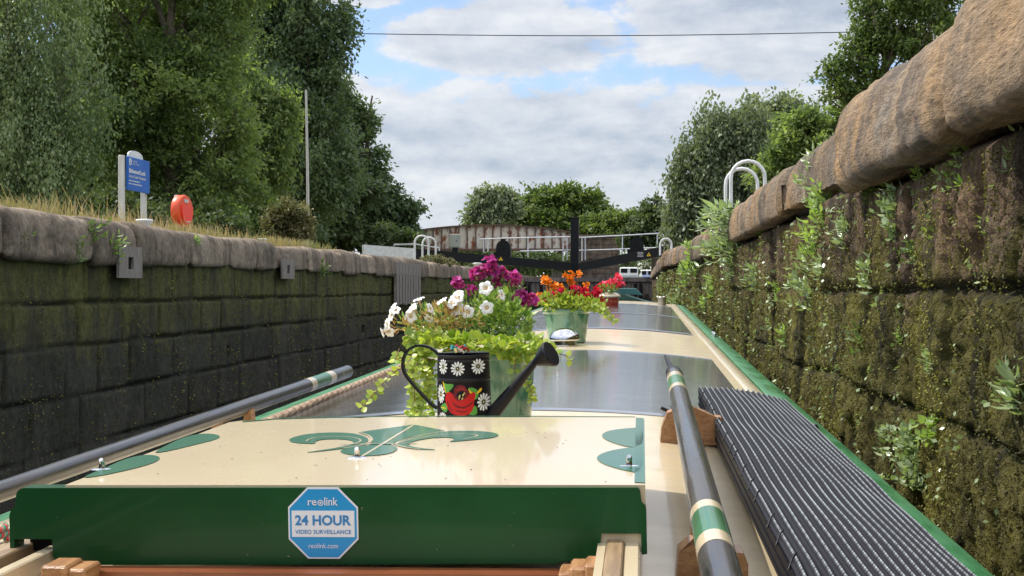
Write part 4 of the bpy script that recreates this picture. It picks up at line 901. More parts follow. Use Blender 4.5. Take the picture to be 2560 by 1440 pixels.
m_ = MB(); m_.box(((a[0]+b_[0])/2, 80, a[2]-.05), (b_[0]-a[0]+.1, 0.7, 0.14)); obj('coping', m_, 'cop_l', t, smooth=False)
# control cabinet
c = W(1138, 602, 66); s = 66/F; t = thing('control_cabinet', 'pale grey metal cabinet on a dark stand before the rusty bridge', 'cabinet', (c[0], 66, ZC))
m_ = MB(); m_.box(c, (27*s, 0.3, 34*s), bev=0.02); obj('cabinet_box', m_, 'cabinet', t, smooth=False)
m_ = MB(); m_.box(c+np.array([0, -.16, 0.02]), (22*s, 0.02, 28*s)); m_.box(c+np.array([.1, -.18, 0]), (.03, .03, .08), 1); obj('cabinet_door', m_, ['cabinet', 'black'], t, smooth=False)
m_ = MB(); m_.box((c[0], 66, (c[2]-17*s+ZC-.1)/2), (0.3, 0.2, c[2]-17*s-ZC+.1)); obj('stand', m_, 'black', t, smooth=False)
# moored boats on the upper level
for (u, v, w_, h_, Y_, lab, hull) in ((1572, 664, 70, 22, 84, 'white cabin cruiser moored beyond the right lock gate', 'white'), (1618, 655, 46, 18, 96, 'small white and blue boat moored furthest along the upper canal', 'blue')):
    c = W(u, v, Y_); s = Y_/F; wd = w_*s; c[2] = 0.22; t = thing('moored_boat', lab, 'boat', c, group='boats moored above the lock')
    m_ = MB(); hp = []
    L_ = 4.5
    for (yy, hw, zz) in ((0, .5, .12), (0, .5, .5), ): pass
    sec = [(0, wd*.42), (L_*.6, wd*.46), (L_*.9, wd*.25), (L_, 0.02)]
    vs = []; 
    for (dy, hw) in sec:
        for (k, zz) in ((.75, -.05), (1.0, .55)): vs += [c+np.array([-hw*k, dy, zz]), c+np.array([hw*k, dy, zz])]
    fs = [(0, 1, 3, 2)]
    for i in range(3): b0 = 4*i; fs += [(b0, b0+2, b0+6, b0+4), (b0+1, b0+5, b0+7, b0+3), (b0+2, b0+3, b0+7, b0+6)]
    m_.add(vs, fs); obj('hull', m_, hull, t, smooth=False)
    m_ = MB(); m_.box(c+np.array([0, 1.5, .85]), (wd*.66, 2.2, .6), bev=0.08); obj('cabin', m_, 'white', t, smooth=False)
    for k in (-1, 1):
        m_ = MB(); m_.box(c+np.array([k*wd*.17, .385, .92]), (wd*.24, .02, .28)); obj('window', m_, 'black', t, smooth=False)
# overhead cable
m_ = MB(); m_.tube([W(u, 30+(84-30)*min(1, (u+0)/890)+(6*sin(pi*max(0, (u-890))/1250) if u > 890 else 0)*1.2-4*max(0, (u-890))/1250, 60) for u in range(-300, 2500, 80)], 0.022, 5)
tag(obj('overhead_cable', m_, 'black'), 'thin overhead cable crossing the sky between the trees', 'cable')
# ================================================================== NARROWBOAT
BX = -0.376
def zr(x): return -0.385-0.1056*(x-BX)**2
boat = thing('narrowboat', 'cream and green narrowboat seen along its cabin roof from the stern', 'boat', (BX, 9, -2.3), 'boat')
YF = 15.75
xs = np.linspace(BX-0.80, BX+0.80, 49); ys_ = np.concatenate([np.linspace(1.30, 5, 30), np.linspace(5.2, YF, 40)])
Xg, Yg = np.meshgrid(xs, ys_, indexing='ij'); dent = 0.0025*(fbm(Xg*1.5, Yg*1.1, 0, 81, 2)-0.5)*2
V = np.stack([Xg, Yg, zr(Xg)+dent], -1).reshape(-1, 3)
npobj('roof', V, gridfaces(49, len(ys_), flip=True), 'cream_roof', boat, smooth=True)
for s in (1, -1):
    m_ = MB(); zi = zr(BX+0.8)
    def ext(poly, mi=0):
        vs = [(BX+s*p[0], y, p[1]) for y in (1.30, 5, 10, YF) for p in poly]; n = len(poly)
        fs = [(k*n+i, k*n+(i+1) % n, (k+1)*n+(i+1) % n, (k+1)*n+i) for k in range(3) for i in range(n)]+[tuple(range(n)), tuple(3*n+i for i in range(n))[::-1]]
        if s > 0: fs = [f[::-1] for f in fs]
        m_.add(vs, fs, mi)
    ext([(0.735, zi-0.02), (0.742, zi+0.012), (0.752, zi+0.017), (0.786, zi+0.014), (0.797, zi+0.004), (0.80, zi-0.03)], 0)
    obj('handrail', m_, 'cream', boat)
    m_ = MB(); ext([(0.802, zi-0.03), (0.804, zi+0.004), (0.815, zi+0.007), (0.885, -0.462), (0.898, -0.472), (0.903, -0.50), (0.90, -0.52)], 0)
    obj('roof_edge', m_, 'green_edge', boat)
    m_ = MB(); ext([(0.896, -0.50), (1.03, -1.42), (1.03, -1.46), (0.88, -1.46)], 0); obj('cabin_side', m_, 'green', boat)
    m_ = MB(); ext([(1.04, -1.40), (1.055, -1.42), (1.04, -2.30), (0.9, -2.30), (0.9, -1.41)], 0); obj('hull_side', m_, 'hull', boat)
    for yy in (4.2, 7.6, 11.0, 14.0):
        m_ = MB(); xa, xb = 0.915+.012, 0.955+.012
        m_.box((BX+s*0.945, yy, -0.85), (0.03, 0.9, 0.42), R=R3('y', s*radians(-8.3)), bev=.02); w_ = obj('cabin_window', m_, 'black', boat, smooth=False)
m_ = MB(); m_.prism([(BX-1.04, 16, -1.43), (BX+1.04, 16, -1.43), (BX+.75, 18.5, -1.35), (BX, 19.8, -1.25), (BX-.75, 18.5, -1.35)], (0, 0, -0.95)); m_.prism([(BX-1.04, YF+.01, -1.42), (BX+1.04, YF+.01, -1.42), (BX+1.04, 16, -1.42), (BX-1.04, 16, -1.42)], (0, 0, -.95)); obj('bow', m_, 'green', boat, smooth=False)
m_ = MB(); m_.box((BX, 0.3, -1.55), (1.9, 2.45, 0.06)); m_.box((BX, 0.3, -2.0), (2.0, 2.4, 0.8)); obj('stern_deck', m_, 'hull', boat, smooth=False)
m_ = MB(); m_.prism([(BX-.87, YF-.02, -0.49), (BX-.5, YF-.02, -.43), (BX, YF-.02, -.39), (BX+.5, YF-.02, -.43), (BX+.87, YF-.02, -0.49), (BX+1.0, YF-.02, -1.42), (BX-1.0, YF-.02, -1.42)], (0, 0.04, 0)); obj('front_bulkhead', m_, 'cream', boat, smooth=False)
# stern bulkhead below the hatch, its mouldings and the hatch runners
m_ = MB(); m_.box((-0.41, 1.585, -0.96), (0.70, 0.035, 1.17)); obj('stern_bulkhead', m_, 'wood_red', boat, smooth=False)
m_ = MB()
for (u0, u1, v0, v1, yy) in ((1398, 1440, 1420, 1470, 1.545), (1425, 1470, 1407, 1470, 1.535), (1462, 1512, 1400, 1470, 1.53), (122, 190, 1404, 1470, 1.545), (180, 235, 1412, 1470, 1.55)):
    a = B(u0, v0, yy); b_ = B(u1, v1, yy); m_.box(((a[0]+b_[0])/2, yy, (a[2]+b_[2])/2), (abs(b_[0]-a[0])-.001, 0.05, abs(a[2]-b_[2])), bev=0.003); obj('door_moulding', m_, 'wood', boat, smooth=False); m_ = MB()

for (ua, ub, uc, vt) in ((1517, 1560, 1600, 1342), (20, 95, 132, 1362)):
    a, b_, c = B(ua, vt, 1.62), B(ub, vt, 1.62), B(uc, vt, 1.62); z = a[2]
    m_ = MB()
    if ua > 1000:
        m_.box(((a[0]+b_[0])/2, 1.20, z-.03), (b_[0]-a[0], 1.6, .055), 0, bev=.002); m_.box(((b_[0]+c[0])/2, 1.20, z-.034), (c[0]-b_[0]-.001, 1.6, .055), 1, bev=.002); m_.box((a[0]-.006, 1.2, z-.034), (.010, 1.6, .055), 1)
    else:
        m_.box((a[0]+.004, 1.20, z-.03), (.036, 1.6, .055), 0, bev=.002); m_.box((b_[0]-.004, 1.20, z-.045), (.010, 1.6, .05), 2); m_.box((c[0]-.009, 1.20, z-.036), (.017, 1.6, .06), 1, bev=.002); m_.box((c[0]+.004, 1.2, z-.075), (.03, 1.6, .05), 1)
    obj('hatch_runner', m_, ['wood_brown', 'cream', 'black'], boat, smooth=False)
# sliding hatch
ZH = -0.272
hm = MB(); pl = [(161, 1213), (571, 1056), (600, 1052), (800, 1046), (1060, 1043), (1350, 1043), (1585, 1044), (1606, 1046), (1611, 1053), (1613, 1206)]
pl3 = [BZ(u, v, ZH) for u, v in pl]; pl3[0][1] = pl3[-1][1] = 1.616; ring = [p.copy() for p in pl3]
hm.prism(pl3, (0, 0, -0.085)); hatch = obj('sliding_hatch', hm, 'cream', boat, smooth=False)
YH = 1.612
def fp(u, v): return B(u, v, YH)
def arcp(cx, cy, r, a0, a1, n=6): return [(cx+r*cos(radians(a)), cy-r*sin(radians(a))) for a in np.linspace(a0, a1, n)]
fpoly = arcp(60, 1240, 20, 180, 90)+[(800, 1213)]+arcp(1568, 1236, 33, 90, 10)+[(1604, 1256), (1612, 1262), (1616, 1275), (1618, 1385), (1604, 1387), (1603, 1334), (1504, 1334), (1500, 1370), (1496, 1392), (1480, 1397), (1400, 1404), (1390, 1409), (165, 1413)]+arcp(150, 1397, 15, 250, 190, 4)+[(133, 1392), (130, 1348), (36, 1348), (35, 1374), (25, 1374), (23, 1290), (27, 1275), (36, 1268), (38, 1260)]
m_ = MB(); m_.prism([fp(u, v) for u, v in fpoly], (0, 0.028, 0)); m_.v = [(x, y, min(z, ZH-.003)) for x, y, z in m_.v]; obj('hatch_face', m_, 'green_dark', hatch, smooth=False)
m_ = MB(); m_.box((fp(85, 1348)[0], YH+.05, fp(85, 1348)[2]-.012), (.046, .03, .022)); obj('runner_slot', m_, 'black', hatch, smooth=False); m_ = MB(); m_.box((fp(1553, 1334)[0], YH+.05, fp(1553, 1334)[2]-.012), (.048, .03, .022)); obj('runner_slot', m_, 'black', hatch, smooth=False)
def flat(polys, z, name, mtl, par, strokes=()):
    mb = MB()
    for P in polys: mb.prism([BZ(u, v, z) for u, v in P][::-1], (0, 0, -0.0006), 0)
    for (pts, wd, k) in strokes:
        q = [BZ(u, v, z+0.0003) for u, v in pts]
        L = []; Rr = []
        for i, p in enumerate(q):
            d = unit(q[min(i+1, len(q)-1)]-q[max(i-1, 0)]); nn = np.array([-d[1], d[0], 0])*wd/2; L.append(p+nn); Rr.append(p-nn)
        for i in range(len(q)-1): mb.add([L[i], L[i+1], Rr[i+1], Rr[i]], [(0, 1, 2, 3)], k)
    return obj(name, mb, mtl, par, smooth=False)
def smoothp(P, closed=True, it=2):
    P = [np.array(p, float) for p in P]
    for _ in range(it):
        Q = []; n = len(P)
        for i in range(n if closed else n-1):
            a, b_ = P[i], P[(i+1) % n]; Q += [a*.75+b_*.25, a*.25+b_*.75]
        if not closed: Q = [P[0]]+Q+[P[-1]]
        P = Q
    return [tuple(p) for p in P]
c6 = lambda P: [(600+x/2.327, 1020+y/2.327) for x, y in P]
c5 = lambda P: [(x/2.415, 860+y/2.415) for x, y in P]
ZD = ZH+0.0012
petal = c6([(690, 141), (760, 130), (850, 118), (940, 105), (1010, 95), (1085, 110), (1190, 130), (1120, 142), (1040, 160), (980, 172), (930, 188), (880, 206), (880, 212), (752, 212), (772, 196), (772, 175), (745, 157)])
lcurl = smoothp(c6([(280, 187), (300, 172), (360, 156), (440, 145), (540, 141), (640, 144), (712, 158), (748, 178), (742, 198), (700, 212), (640, 228), (560, 240), (450, 252), (370, 260), (480, 243), (570, 230), (650, 214), (664, 198), (645, 186), (590, 180), (520, 179), (460, 184), (432, 196), (440, 206), (370, 205), (310, 200)]))
rcurl = smoothp(c6([(1508, 157), (1490, 145), (1430, 136), (1340, 131), (1200, 134), (1090, 149), (990, 173), (905, 198), (890, 208), (930, 222), (1000, 234), (1080, 241), (1155, 242), (1060, 234), (1000, 224), (968, 210), (1010, 192), (1090, 175), (1180, 168), (1240, 172), (1248, 184), (1210, 196), (1290, 190), (1400, 180), (1480, 170)]))
lobe = smoothp(c6([(575, 252), (610, 235), (700, 216), (880, 214), (918, 228), (910, 246), (870, 264), (790, 275), (700, 277), (620, 268)]))
CS = [(smoothp(c6([(385, 192), (400, 180), (450, 168), (540, 163), (640, 167), (700, 180), (702, 194), (660, 208), (560, 224)]), False), 0.0028, 1), (smoothp(c6([(700, 142), (750, 158), (770, 178), (760, 196), (700, 216), (600, 234)]), False), 0.0035, 1),
      (smoothp(c6([(1300, 180), (1388, 162), (1370, 153), (1290, 149), (1180, 152), (1070, 166), (960, 190), (880, 212)]), False), 0.0028, 1), (smoothp(c6([(1190, 132), (1080, 152), (980, 176), (890, 206), (950, 226), (1050, 240)]), False), 0.003, 1), (c6([(1012, 96), (710, 280)]), 0.0045, 1), (c6([(600, 209), (1020, 203)]), 0.003, 1), (c6([(585, 213), (1030, 206)]), 0.004, 0)]
flat([petal, lcurl, rcurl, lobe], ZD, 'painted_emblem', ['emblem_green', 'cream'], hatch, CS)
flat([c6([(2303, 55), (2346, 58), (2352, 70), (2358, 434), (2295, 430)])]+[smoothp(c6(P)) for P in ([(2310, 113), (2200, 122), (2130, 135), (2100, 157), (2125, 182), (2190, 207), (2265, 226), (2345, 228), (2345, 110)], [(2345, 226), (2270, 228), (2160, 245), (2092, 268), (2070, 292), (2105, 320), (2180, 346), (2290, 372), (2345, 374)])], ZD, 'painted_scallop', 'emblem_green', hatch)
flat([smoothp(c5(P)) for P in ([(925, 652), (1085, 570), (1200, 540), (1290, 541), (1335, 556), (1300, 576), (1200, 600), (1060, 635), (960, 655)], [(480, 810), (640, 745), (760, 690), (880, 666), (955, 674), (968, 692), (930, 715), (840, 742), (720, 770), (600, 795)])], ZD, 'painted_scallop', 'emblem_green', hatch)
flat([c6([(15, 76), (260, 56), (900, 45), (1700, 45), (2300, 49), (2300, 51.5), (1700, 49), (900, 49), (260, 60), (15, 80)])], ZD, 'painted_trim', 'green_dark', hatch)
for (u, v) in ((893, 1145), (255, 1174), (1573, 1166)):
    c = BZ(u, v, ZH); m_ = MB(); m_.lathe(c, [(0.001, 0.0022), (.009, .0022), (.015, .001), (.016, 0)], 20, sx=1.0, sy=.5, cap=False)
    pts = [c+np.array([0, 0, .001]), c+np.array([0, .001, .007]), c+np.array([0, .0, .012]), c+np.array([0, -.003, .0145])]; m_.tube(pts, [.0045, .0042, .0044, .003], 12)
    obj('lift_ring', m_, 'chrome', hatch)
# dents / paint chips on the face are tiny pale specks
m_ = MB(); r_ = np.random.default_rng(5)
for k in range(15):
    u, v = r_.uniform(60, 1580), r_.uniform(1230, 1395); c = B(u, v, YH-.0006); s = r_.uniform(.0003, .0007); m_.box(c, (s*r_.uniform(1, 3), .0008, s))
obj('paint_chip', m_, 'cream', hatch, smooth=False)
m_ = MB()
for k in range(46):
    u, v = r_.uniform(300, 1590), r_.uniform(1060, 1205); c = BZ(u, v, ZH+.0006); q = r_.uniform(.0006, .0016); m_.lathe(c, [(q, 0), (q*.6, .0004), (.0001, .0005)], 6, cap=False)
obj('grit', m_, 'soil', hatch, smooth=False)
# surveillance sticker
m_ = MB(); ctr = B(808, 1308, YH-.002)
def octa(r, dy, mi, cut=.41): 
    P = [(-cut*r, r), (cut*r, r), (r, cut*r), (r, -cut*r), (cut*r, -r), (-cut*r, -r), (-r, -cut*r), (-r, cut*r)]
    m_.prism([ctr+np.array([x, dy, z]) for x, z in P], (0, .0012, 0), mi)
ro = 91/F*YH
octa(ro, 0, 1, .45); octa(ro*.955, -.0004, 0, .44)
P = [(-.955, -.385), (.955, -.385), (.955, .355), (-.955, .355)]
m_.prism([ctr+np.array([x*ro*.94, -.0008, z*ro]) for x, z in P], (0, .0008, 0), 1)
def stxt(s, wd, ht, cz, mi, bold=0, cx=0.0):
    V, Fs = text_tris(s, 1.0, 1.0, bold); V = np.array(V); V[:, 0] -= (V[:, 0].min()+V[:, 0].max())/2; V[:, 1] -= (V[:, 1].min()+V[:, 1].max())/2
    V[:, 0] *= wd*ro/np.ptp(V[:, 0]); V[:, 1] *= ht*ro/np.ptp(V[:, 1])
    m_.add([ctr+np.array([cx*ro+p[0], -.0013, cz*ro+p[1]]) for p in V], [f[::-1] for f in Fs], mi)
stxt('24 HOUR', 1.60, .29, .085, 2, .03); stxt('VIDEO SURVEILLANCE', 1.60, .115, -.24, 2, .012)
stxt('re', .25, .15, .58, 1, .01, -.30); stxt('link', .38, .23, .62, 1, .01, .24); stxt('reolink.com', .84, .14, -.63, 1, .0)
def ringp(c0, r0, r1, mi, n=20):
    a = np.linspace(0, 2*pi, n, endpoint=False); vs = [c0+np.array([r0*cos(t), 0, r0*sin(t)]) for t in a]+[c0+np.array([r1*cos(t), 0, r1*sin(t)]) for t in a]
    m_.add(vs, [(i, (i+1) % n, n+(i+1) % n, n+i) for i in range(n)], mi)
ringp(ctr+np.array([-ro*.06, -.0013, ro*.58]), ro*.085, ro*.06, 1); ringp(ctr+np.array([-ro*.06, -.0013, ro*.58]), ro*.03, ro*.001, 1)
obj('surveillance_sticker', m_, ['sticker_blue', 'sticker_white', 'sticker_text'], hatch, smooth=False)
# solar panels lying on the roof
pm = bpy.data.materials.new('solar_film'); pm.use_nodes = True; M['solar'] = pm; t_ = pm.node_tree; p_ = t_.nodes['Principled BSDF']
g_ = N(t_, 'ShaderNodeTexCoord'); sp_ = N(t_, 'ShaderNodeSeparateXYZ'); t_.links.new(g_.outputs['Object'], sp_.inputs[0])
wv = mth(t_, 'SINE', mth(t_, 'MULTIPLY', sp_.outputs[1], 2*pi/0.052)); wv2 = mth(t_, 'ABSOLUTE', wv)
gx = mth(t_, 'ABSOLUTE', mth(t_, 'SUBTRACT', mth(t_, 'FRACT', mth(t_, 'MULTIPLY', sp_.outputs[0], 1/0.348)), 0.5))
line = ramp(t_, gx, [(0.488, 0.0), (0.494, 1.0)]); nz_ = N(t_, 'ShaderNodeTexNoise', Scale=9.0, Detail=5.0); t_.links.new(g_.outputs['Object'], nz_.inputs['Vector'])
cc_ = mixc(t_, ramp(t_, wv2, [(0.0, 1.0), (0.35, 0.0)]), (0.030, 0.030, 0.036), (0.24, 0.24, 0.25)); cc_ = mixc(t_, mth(t_, 'MULTIPLY', line, .5), cc_, (0.02, 0.02, 0.03))
cc_ = mixc(t_, ramp(t_, nz_.outputs['Fac'], [(.45, 0.0), (.7, .4)]), cc_, (0.15, 0.15, 0.15)); t_.links.new(cc_, p_.inputs['Base Color'])
p_.inputs['Coat Weight'].default_value = 1.0; p_.inputs['Coat Roughness'].default_value = 0.07; p_.inputs['Roughness'].default_value = 0.3
bp_ = N(t_, 'ShaderNodeBump', Strength=1.0, Distance=0.0001); t_.links.new(mth(t_, 'ADD', mth(t_, 'SINE', mth(t_, 'MULTIPLY', sp_.outputs[1], 2*pi/0.0165)), mth(t_, 'MULTIPLY', nz_.outputs['Fac'], 4.0)), bp_.inputs['Height']); t_.links.new(bp_.outputs[0], p_.inputs['Normal']); t_.links.new(bp_.outputs[0], p_.inputs['Coat Normal'])
M['panel_rim'] = mat('panel_rim', (0.14, 0.15, 0.18), 0.3, coat=0.6)
for (ya, yb) in ((3.53, 6.05), (8.38, 11.0), (11.28, 14.3)):
    xs = np.linspace(BX-.698, BX+.698, 41); yy = np.linspace(ya, yb, 9); Xg, Yg = np.meshgrid(xs, yy, indexing='ij')
    V = np.stack([Xg, Yg, zr(Xg)+0.0065+0.001*np.sin(Yg*3)], -1).reshape(-1, 3); sp0 = npobj('solar_panel', V, gridfaces(41, 9, flip=True), 'solar', boat, smooth=True)
    for (y0_, y1_) in ((ya-.035, ya+.001), (yb-.001, yb+.02)):
        m_ = MB()
        for i in range(40):
            a, b_ = xs[i], xs[i+1]; m_.add([(a, y0_, zr(a)+.0035), (b_, y0_, zr(b_)+.0035), (b_, y1_, zr(b_)+.007), (a, y1_, zr(a)+.007)], [(0, 1, 2, 3)])
        obj('panel_rim', m_, 'panel_rim', sp0)
# chrome mushroom vent, flue stub, fairlead, stud
c = B(1412, 861, 6.5); c[2] = zr(c[0])
m_ = MB(); m_.lathe(c, [(.068, 0), (.068, .004), (.055, .006), (.053, .035), (.055, .037)], 32); vent = obj('mushroom_vent', m_, 'chrome', boat)
m_ = MB(); m_.lathe(c, [(.055, .026), (.076, .028), (.078, .033)]+[(.078*cos(a), .034+.058*sin(a)) for a in np.linspace(0.05, pi/2-.02, 14)], 40); obj('vent_cap', m_, 'chrome', vent)
c = B(1655, 768, 14.6); c[2] = zr(c[0])
m_ = MB(); m_.lathe(c, [(.065, 0), (.065, .006), (.046, .008), (.046, .10), (.042, .104), (.038, .10), (.038, .02)], 28); obj('flue_stub', m_, mat('brushed_steel', (0.5, .48, .42), .35, 1.0), boat)
c = B(1785, 842, 8.6); m_ = MB()
for k in range(4): m_.lathe(c+np.array([0.0, -.06*k+.07, -.002]), [(.016, 0), (.016, .008), (.010, .012), (.010, .022), (.017, .027), (.014, .034), (.001, .036)], 14)
m_.box(c+np.array([0, 0, 0.0]), (.035, .3, .008), bev=.002); obj('fairlead', m_, 'chrome', boat)
c = B(2035, 1068, 3.62); m_ = MB(); m_.lathe(c, [(.014, -.01), (.013, .0), (.009, .008), (.001, .011)], 14); obj('roof_stud', m_, 'pole_black', boat)
# canvas cratch cover over the bow
a = B(1545, 722, 16.2); rz_ = B(1590, 722, 16.3)
m_ = MB(); yb0, yb1 = YF+.03, 18.2; cx = BX+0.05
prof = [(-.95, -.62), (-.6, -.50), (-.25, -.36), (cx-BX, rz_[2]-.01), (.22, -.34), (.42, -.405), (.66, -.455), (.90, -.50), (1.0, -.62), (1.02, -1.4)]
vs = []
for yy, k in ((yb0, 1.0), (16.6, 1.0), (yb1, .8)):
    for (x, z) in prof: vs.append((BX+x*(1.0 if yy < 17 else .8), yy, z if yy < 17 else -.62+(z+.62)*.75))
n = len(prof); m_.add(vs, [(k*n+i, k*n+i+1, (k+1)*n+i+1, (k+1)*n+i) for k in range(2) for i in range(n-1)]+[tuple(range(n))[::-1], tuple(2*n+i for i in range(n))])
cr = obj('cratch_cover', m_, 'canvas', boat, smooth=False)
q0, q1, q2, q3 = B(1500, 722, 15.95), B(1590, 721.5, 15.95), B(1606, 738, 15.95), B(1500, 730, 15.95)
m_ = MB(); m_.prism([q0, q1, q2, q3], (0, .25, 0)); obj('cover_flap', m_, 'canvas_teal', cr, smooth=False)

# ================================================================== THINGS ON THE ROOF
def pole_bands(mb, A, Bq, r0, r1, bands, mats, n=20, a0=0, a1=1):
    """bands: list of (t0,t1,material index) along A->B"""
    cuts = sorted({a0, a1, *[b for q in bands for b in q[:2]]})
    for i in range(len(cuts)-1):
        t0, t1 = cuts[i], cuts[i+1]; mi = 0
        for (b0, b1, k) in bands:
            if b0 <= (t0+t1)/2 <= b1: mi = k
        e = 0.0006 if mi else 0
        mb.tube([A+(Bq-A)*t0, A+(Bq-A)*t1], [r0+(r1-r0)*t0+e, r0+(r1-r0)*t1+e], n, mi, caps=(mi > 0 or i in (0, len(cuts)-2)))
def tb(A, Bq, u, v):   # parameter along A->B closest to the pixel
    best = min(((abs(proj(A+(Bq-A)*s)[0]-u)+abs(proj(A+(Bq-A)*s)[1]-v), s) for s in np.linspace(0, 1, 401))); return best[1]
def proj(p):
    q = CAM.T @ (BOAT @ np.array(p)); return 1280+F*q[0]/q[1], 720-F*q[2]/q[1]
# left pole
A = B(20, 1222, 2.02); Bt = B(868, 929, 4.45); A0 = A-(Bt-A)*0.42
t = thing('boat_pole', 'long tapered black boat pole with one green and cream band beside the wet dark wall', 'pole', A0, 'boat', 'poles lying on the cabin roof')
bs = [(766, 954), (778, 949), (813, 938), (826, 935)]; ts = [tb(A0, Bt, *q) for q in bs]
m_ = MB(); pole_bands(m_, A0, Bt, .0150, .0225, [(ts[0], ts[1], 1), (ts[1], ts[2], 2), (ts[2], ts[3], 1)], None); m_.lathe(Bt, [(.0225, 0), (.019, .007), (.001, .010)], 20, R=np.stack([[1, 0, 0], np.cross(unit(Bt-A0), [1, 0, 0]), unit(Bt-A0)], 1))
obj('shaft', m_, ['pole_black', 'cream', 'green'], t)
def cradle(u, yw, wpx, lab, topz, xw=None):
    x = u; t = thing('pole_cradle', lab, 'pole rest', (x, yw, zr(x)), 'boat', 'wooden cradles under the poles')
    return t
# small oak peg cradle under the left pole
c = B(607, 1035, 3.27); t = thing('pole_cradle', 'small oak peg holding up the long tapered boat pole', 'pole rest', (c[0], 3.27, zr(c[0])), 'boat', 'wooden cradles under the poles')
ptop = B(604, 1022, 3.27)
m_ = MB(); m_.prism([(c[0]-.09, 3.26, zr(c[0]-.09)), (c[0]+.03, 3.26, zr(c[0]+.03)), (c[0]+.024, 3.26, ptop[2]-.002), (c[0]+.010, 3.26, ptop[2]), (c[0]+.0, 3.26, ptop[2]-.045), (c[0]-.06, 3.26, ptop[2]-.045), (c[0]-.075, 3.26, ptop[2]-.01)], (0, .035, 0)); obj('cradle_block', m_, 'wood', t, smooth=False)
# right pole with the iron spike
A = B(1800, 1425, 1.43); Bt = B(1686, 938, 3.62); A0 = A-(Bt-A)*0.10
t = thing('boat_pole', 'thick black boat pole with iron spike and two green bands beside the ribbed mat', 'pole', A0, 'boat', 'poles lying on the cabin roof')
bs = [(1787, 1396), (1784, 1371), (1772, 1308), (1767, 1291), (1701, 986), (1699, 978), (1692, 957), (1690, 948)]; ts = [tb(A0, Bt, *q) for q in bs]
m_ = MB(); pole_bands(m_, A0, Bt, .0225, .0225, [(ts[0], ts[1], 1), (ts[1], ts[2], 2), (ts[2], ts[3], 1), (ts[4], ts[5], 1), (ts[5], ts[6], 2), (ts[6], ts[7], 1)], None, n=28)
obj('shaft', m_, ['pole_black', 'cream', 'green'], t)
T = B(1663, 889, 4.05); d = unit(T-Bt); m_ = MB(); m_.tube([Bt-d*.02, Bt+d*.05], [.0235, .0215], 20); m_.tube([Bt+d*.05, Bt+(T-Bt)*.35, T], [.013, .008, .004], 10); obj('iron_spike', m_, 'black', t)
def block(u0, u1, vt, vb, yy, notch_u, lab, th=.05, peak='left'):
    a = B(u0, vb, yy); b_ = B(u1, vb, yy); tz = B(u0, vt, yy)[2]; nu = B(notch_u, vb, yy)[0]; xl, xr_ = a[0], b_[0]; zb = zr((xl+xr_)/2)
    t = thing('pole_cradle', lab, 'pole rest', ((xl+xr_)/2, yy, zb), 'boat', 'wooden cradles under the poles')
    r = .026; cz = None
    s = (nu-(A0[0]))/(1) ; tpar = (yy-A0[1])/(Bt[1]-A0[1]); pc = A0+(Bt-A0)*tpar
    P = [(xl, zb-.0), (xl+.004, zb+.04), (xl+.018, tz-.004), (xl+.03, tz)]+[(pc[0]+r*cos(q), pc[2]+r*sin(q)) for q in np.linspace(pi*1.12, pi*1.88, 9)]+[(xr_-.02, tz-.014), (xr_-.006, tz-.016), (xr_, tz-.03), (xr_, zb)]
    m_ = MB(); m_.prism([(x, yy, z) for x, z in P], (0, th, 0)); obj('cradle_block', m_, 'wood', t, smooth=False); return t, pc
t, pc = block(1650, 1812, 1028, 1118, 2.98, 1725, 'wooden cradle block under the far end of the thick pole')
m_ = MB(); m_.tube([pc+np.array([-.045, .055, -.018]), pc+np.array([-.02, .055, -.030]), pc+np.array([.01, .055, -.034]), pc+np.array([.04, .055, -.030]), pc+np.array([.06, .05, -.026]), pc+np.array([.075, .03, -.034])], .0042, 8); obj('tie_cord', m_, 'black', t)
block(1690, 1872, 1352, 1500, 1.66, 1780, 'wooden cradle block under the near end of the thick pole')
# ribbed mat
mt = bpy.data.materials.new('ribbed_rubber'); mt.use_nodes = True; M['mat'] = mt; t_ = mt.node_tree; p_ = t_.nodes['Principled BSDF']
at_ = N(t_, 'ShaderNodeAttribute', attribute_name='tint'); t_.links.new(mixc(t_, at_.outputs['Fac'], (0.011, 0.010, 0.013), (0.42, 0.46, 0.48)), p_.inputs['Base Color']); p_.inputs['Roughness'].default_value = .55; p_.inputs['Specular IOR Level'].default_value = .12; p_.inputs['Coat Weight'].default_value = .0; p_.inputs['Coat Roughness'].default_value = .25
c00, c10 = BZ(1990, 1440, -.352), BZ(2440, 1440, -.430); c01, c11 = B(1745, 972, 3.75), B(1968, 1000, 3.95)
c00 = c00+(c00-c01)*.2; c10 = c10+(c10-c11)*.2
nr = 17; nu_, nv_ = nr*14, 560; S_ = np.linspace(0, 1, nu_); Tt = np.linspace(0, 1, nv_); Sg, Tg = np.meshgrid(S_, Tt, indexing='ij')
Yl = 1.2+Tg*2.7
kink = 0.030*(np.abs(((Tg*3.3+.15+Sg*.35) % 1.0)-.5)-.25)+0.010*(vnoise(Tg*11+Sg*2, Sg*3, 0, 5)-.5)
Sk = Sg+kink*np.clip(1-abs(Sg-.5)*0.6, 0, 1)
ph = (Sg*nr) % 1.0; crest = np.exp(-((ph-.5)/.20)**2); hgt = .0075*crest+0.0018*np.sin(Tg*40+Sg*9)*(vnoise(Tg*5, Sg*4, 0, 6))
P_ = (c00[None, None]*(1-Sk[..., None])+c10[None, None]*Sk[..., None])*(1-Tg[..., None])+(c01[None, None]*(1-Sk[..., None])+c11[None, None]*Sk[..., None])*Tg[..., None]
P_[..., 2] += hgt + .012*np.sin(Sg*pi) - .004*Sg
ser = (np.sin(Tg*2*pi*210) > -.1)*1.0; tint = np.exp(-((ph-.46)/.065)**2)*(.25+.75*ser)*(.6+.4*vnoise(Tg*30, Sg*17, 0, 7))
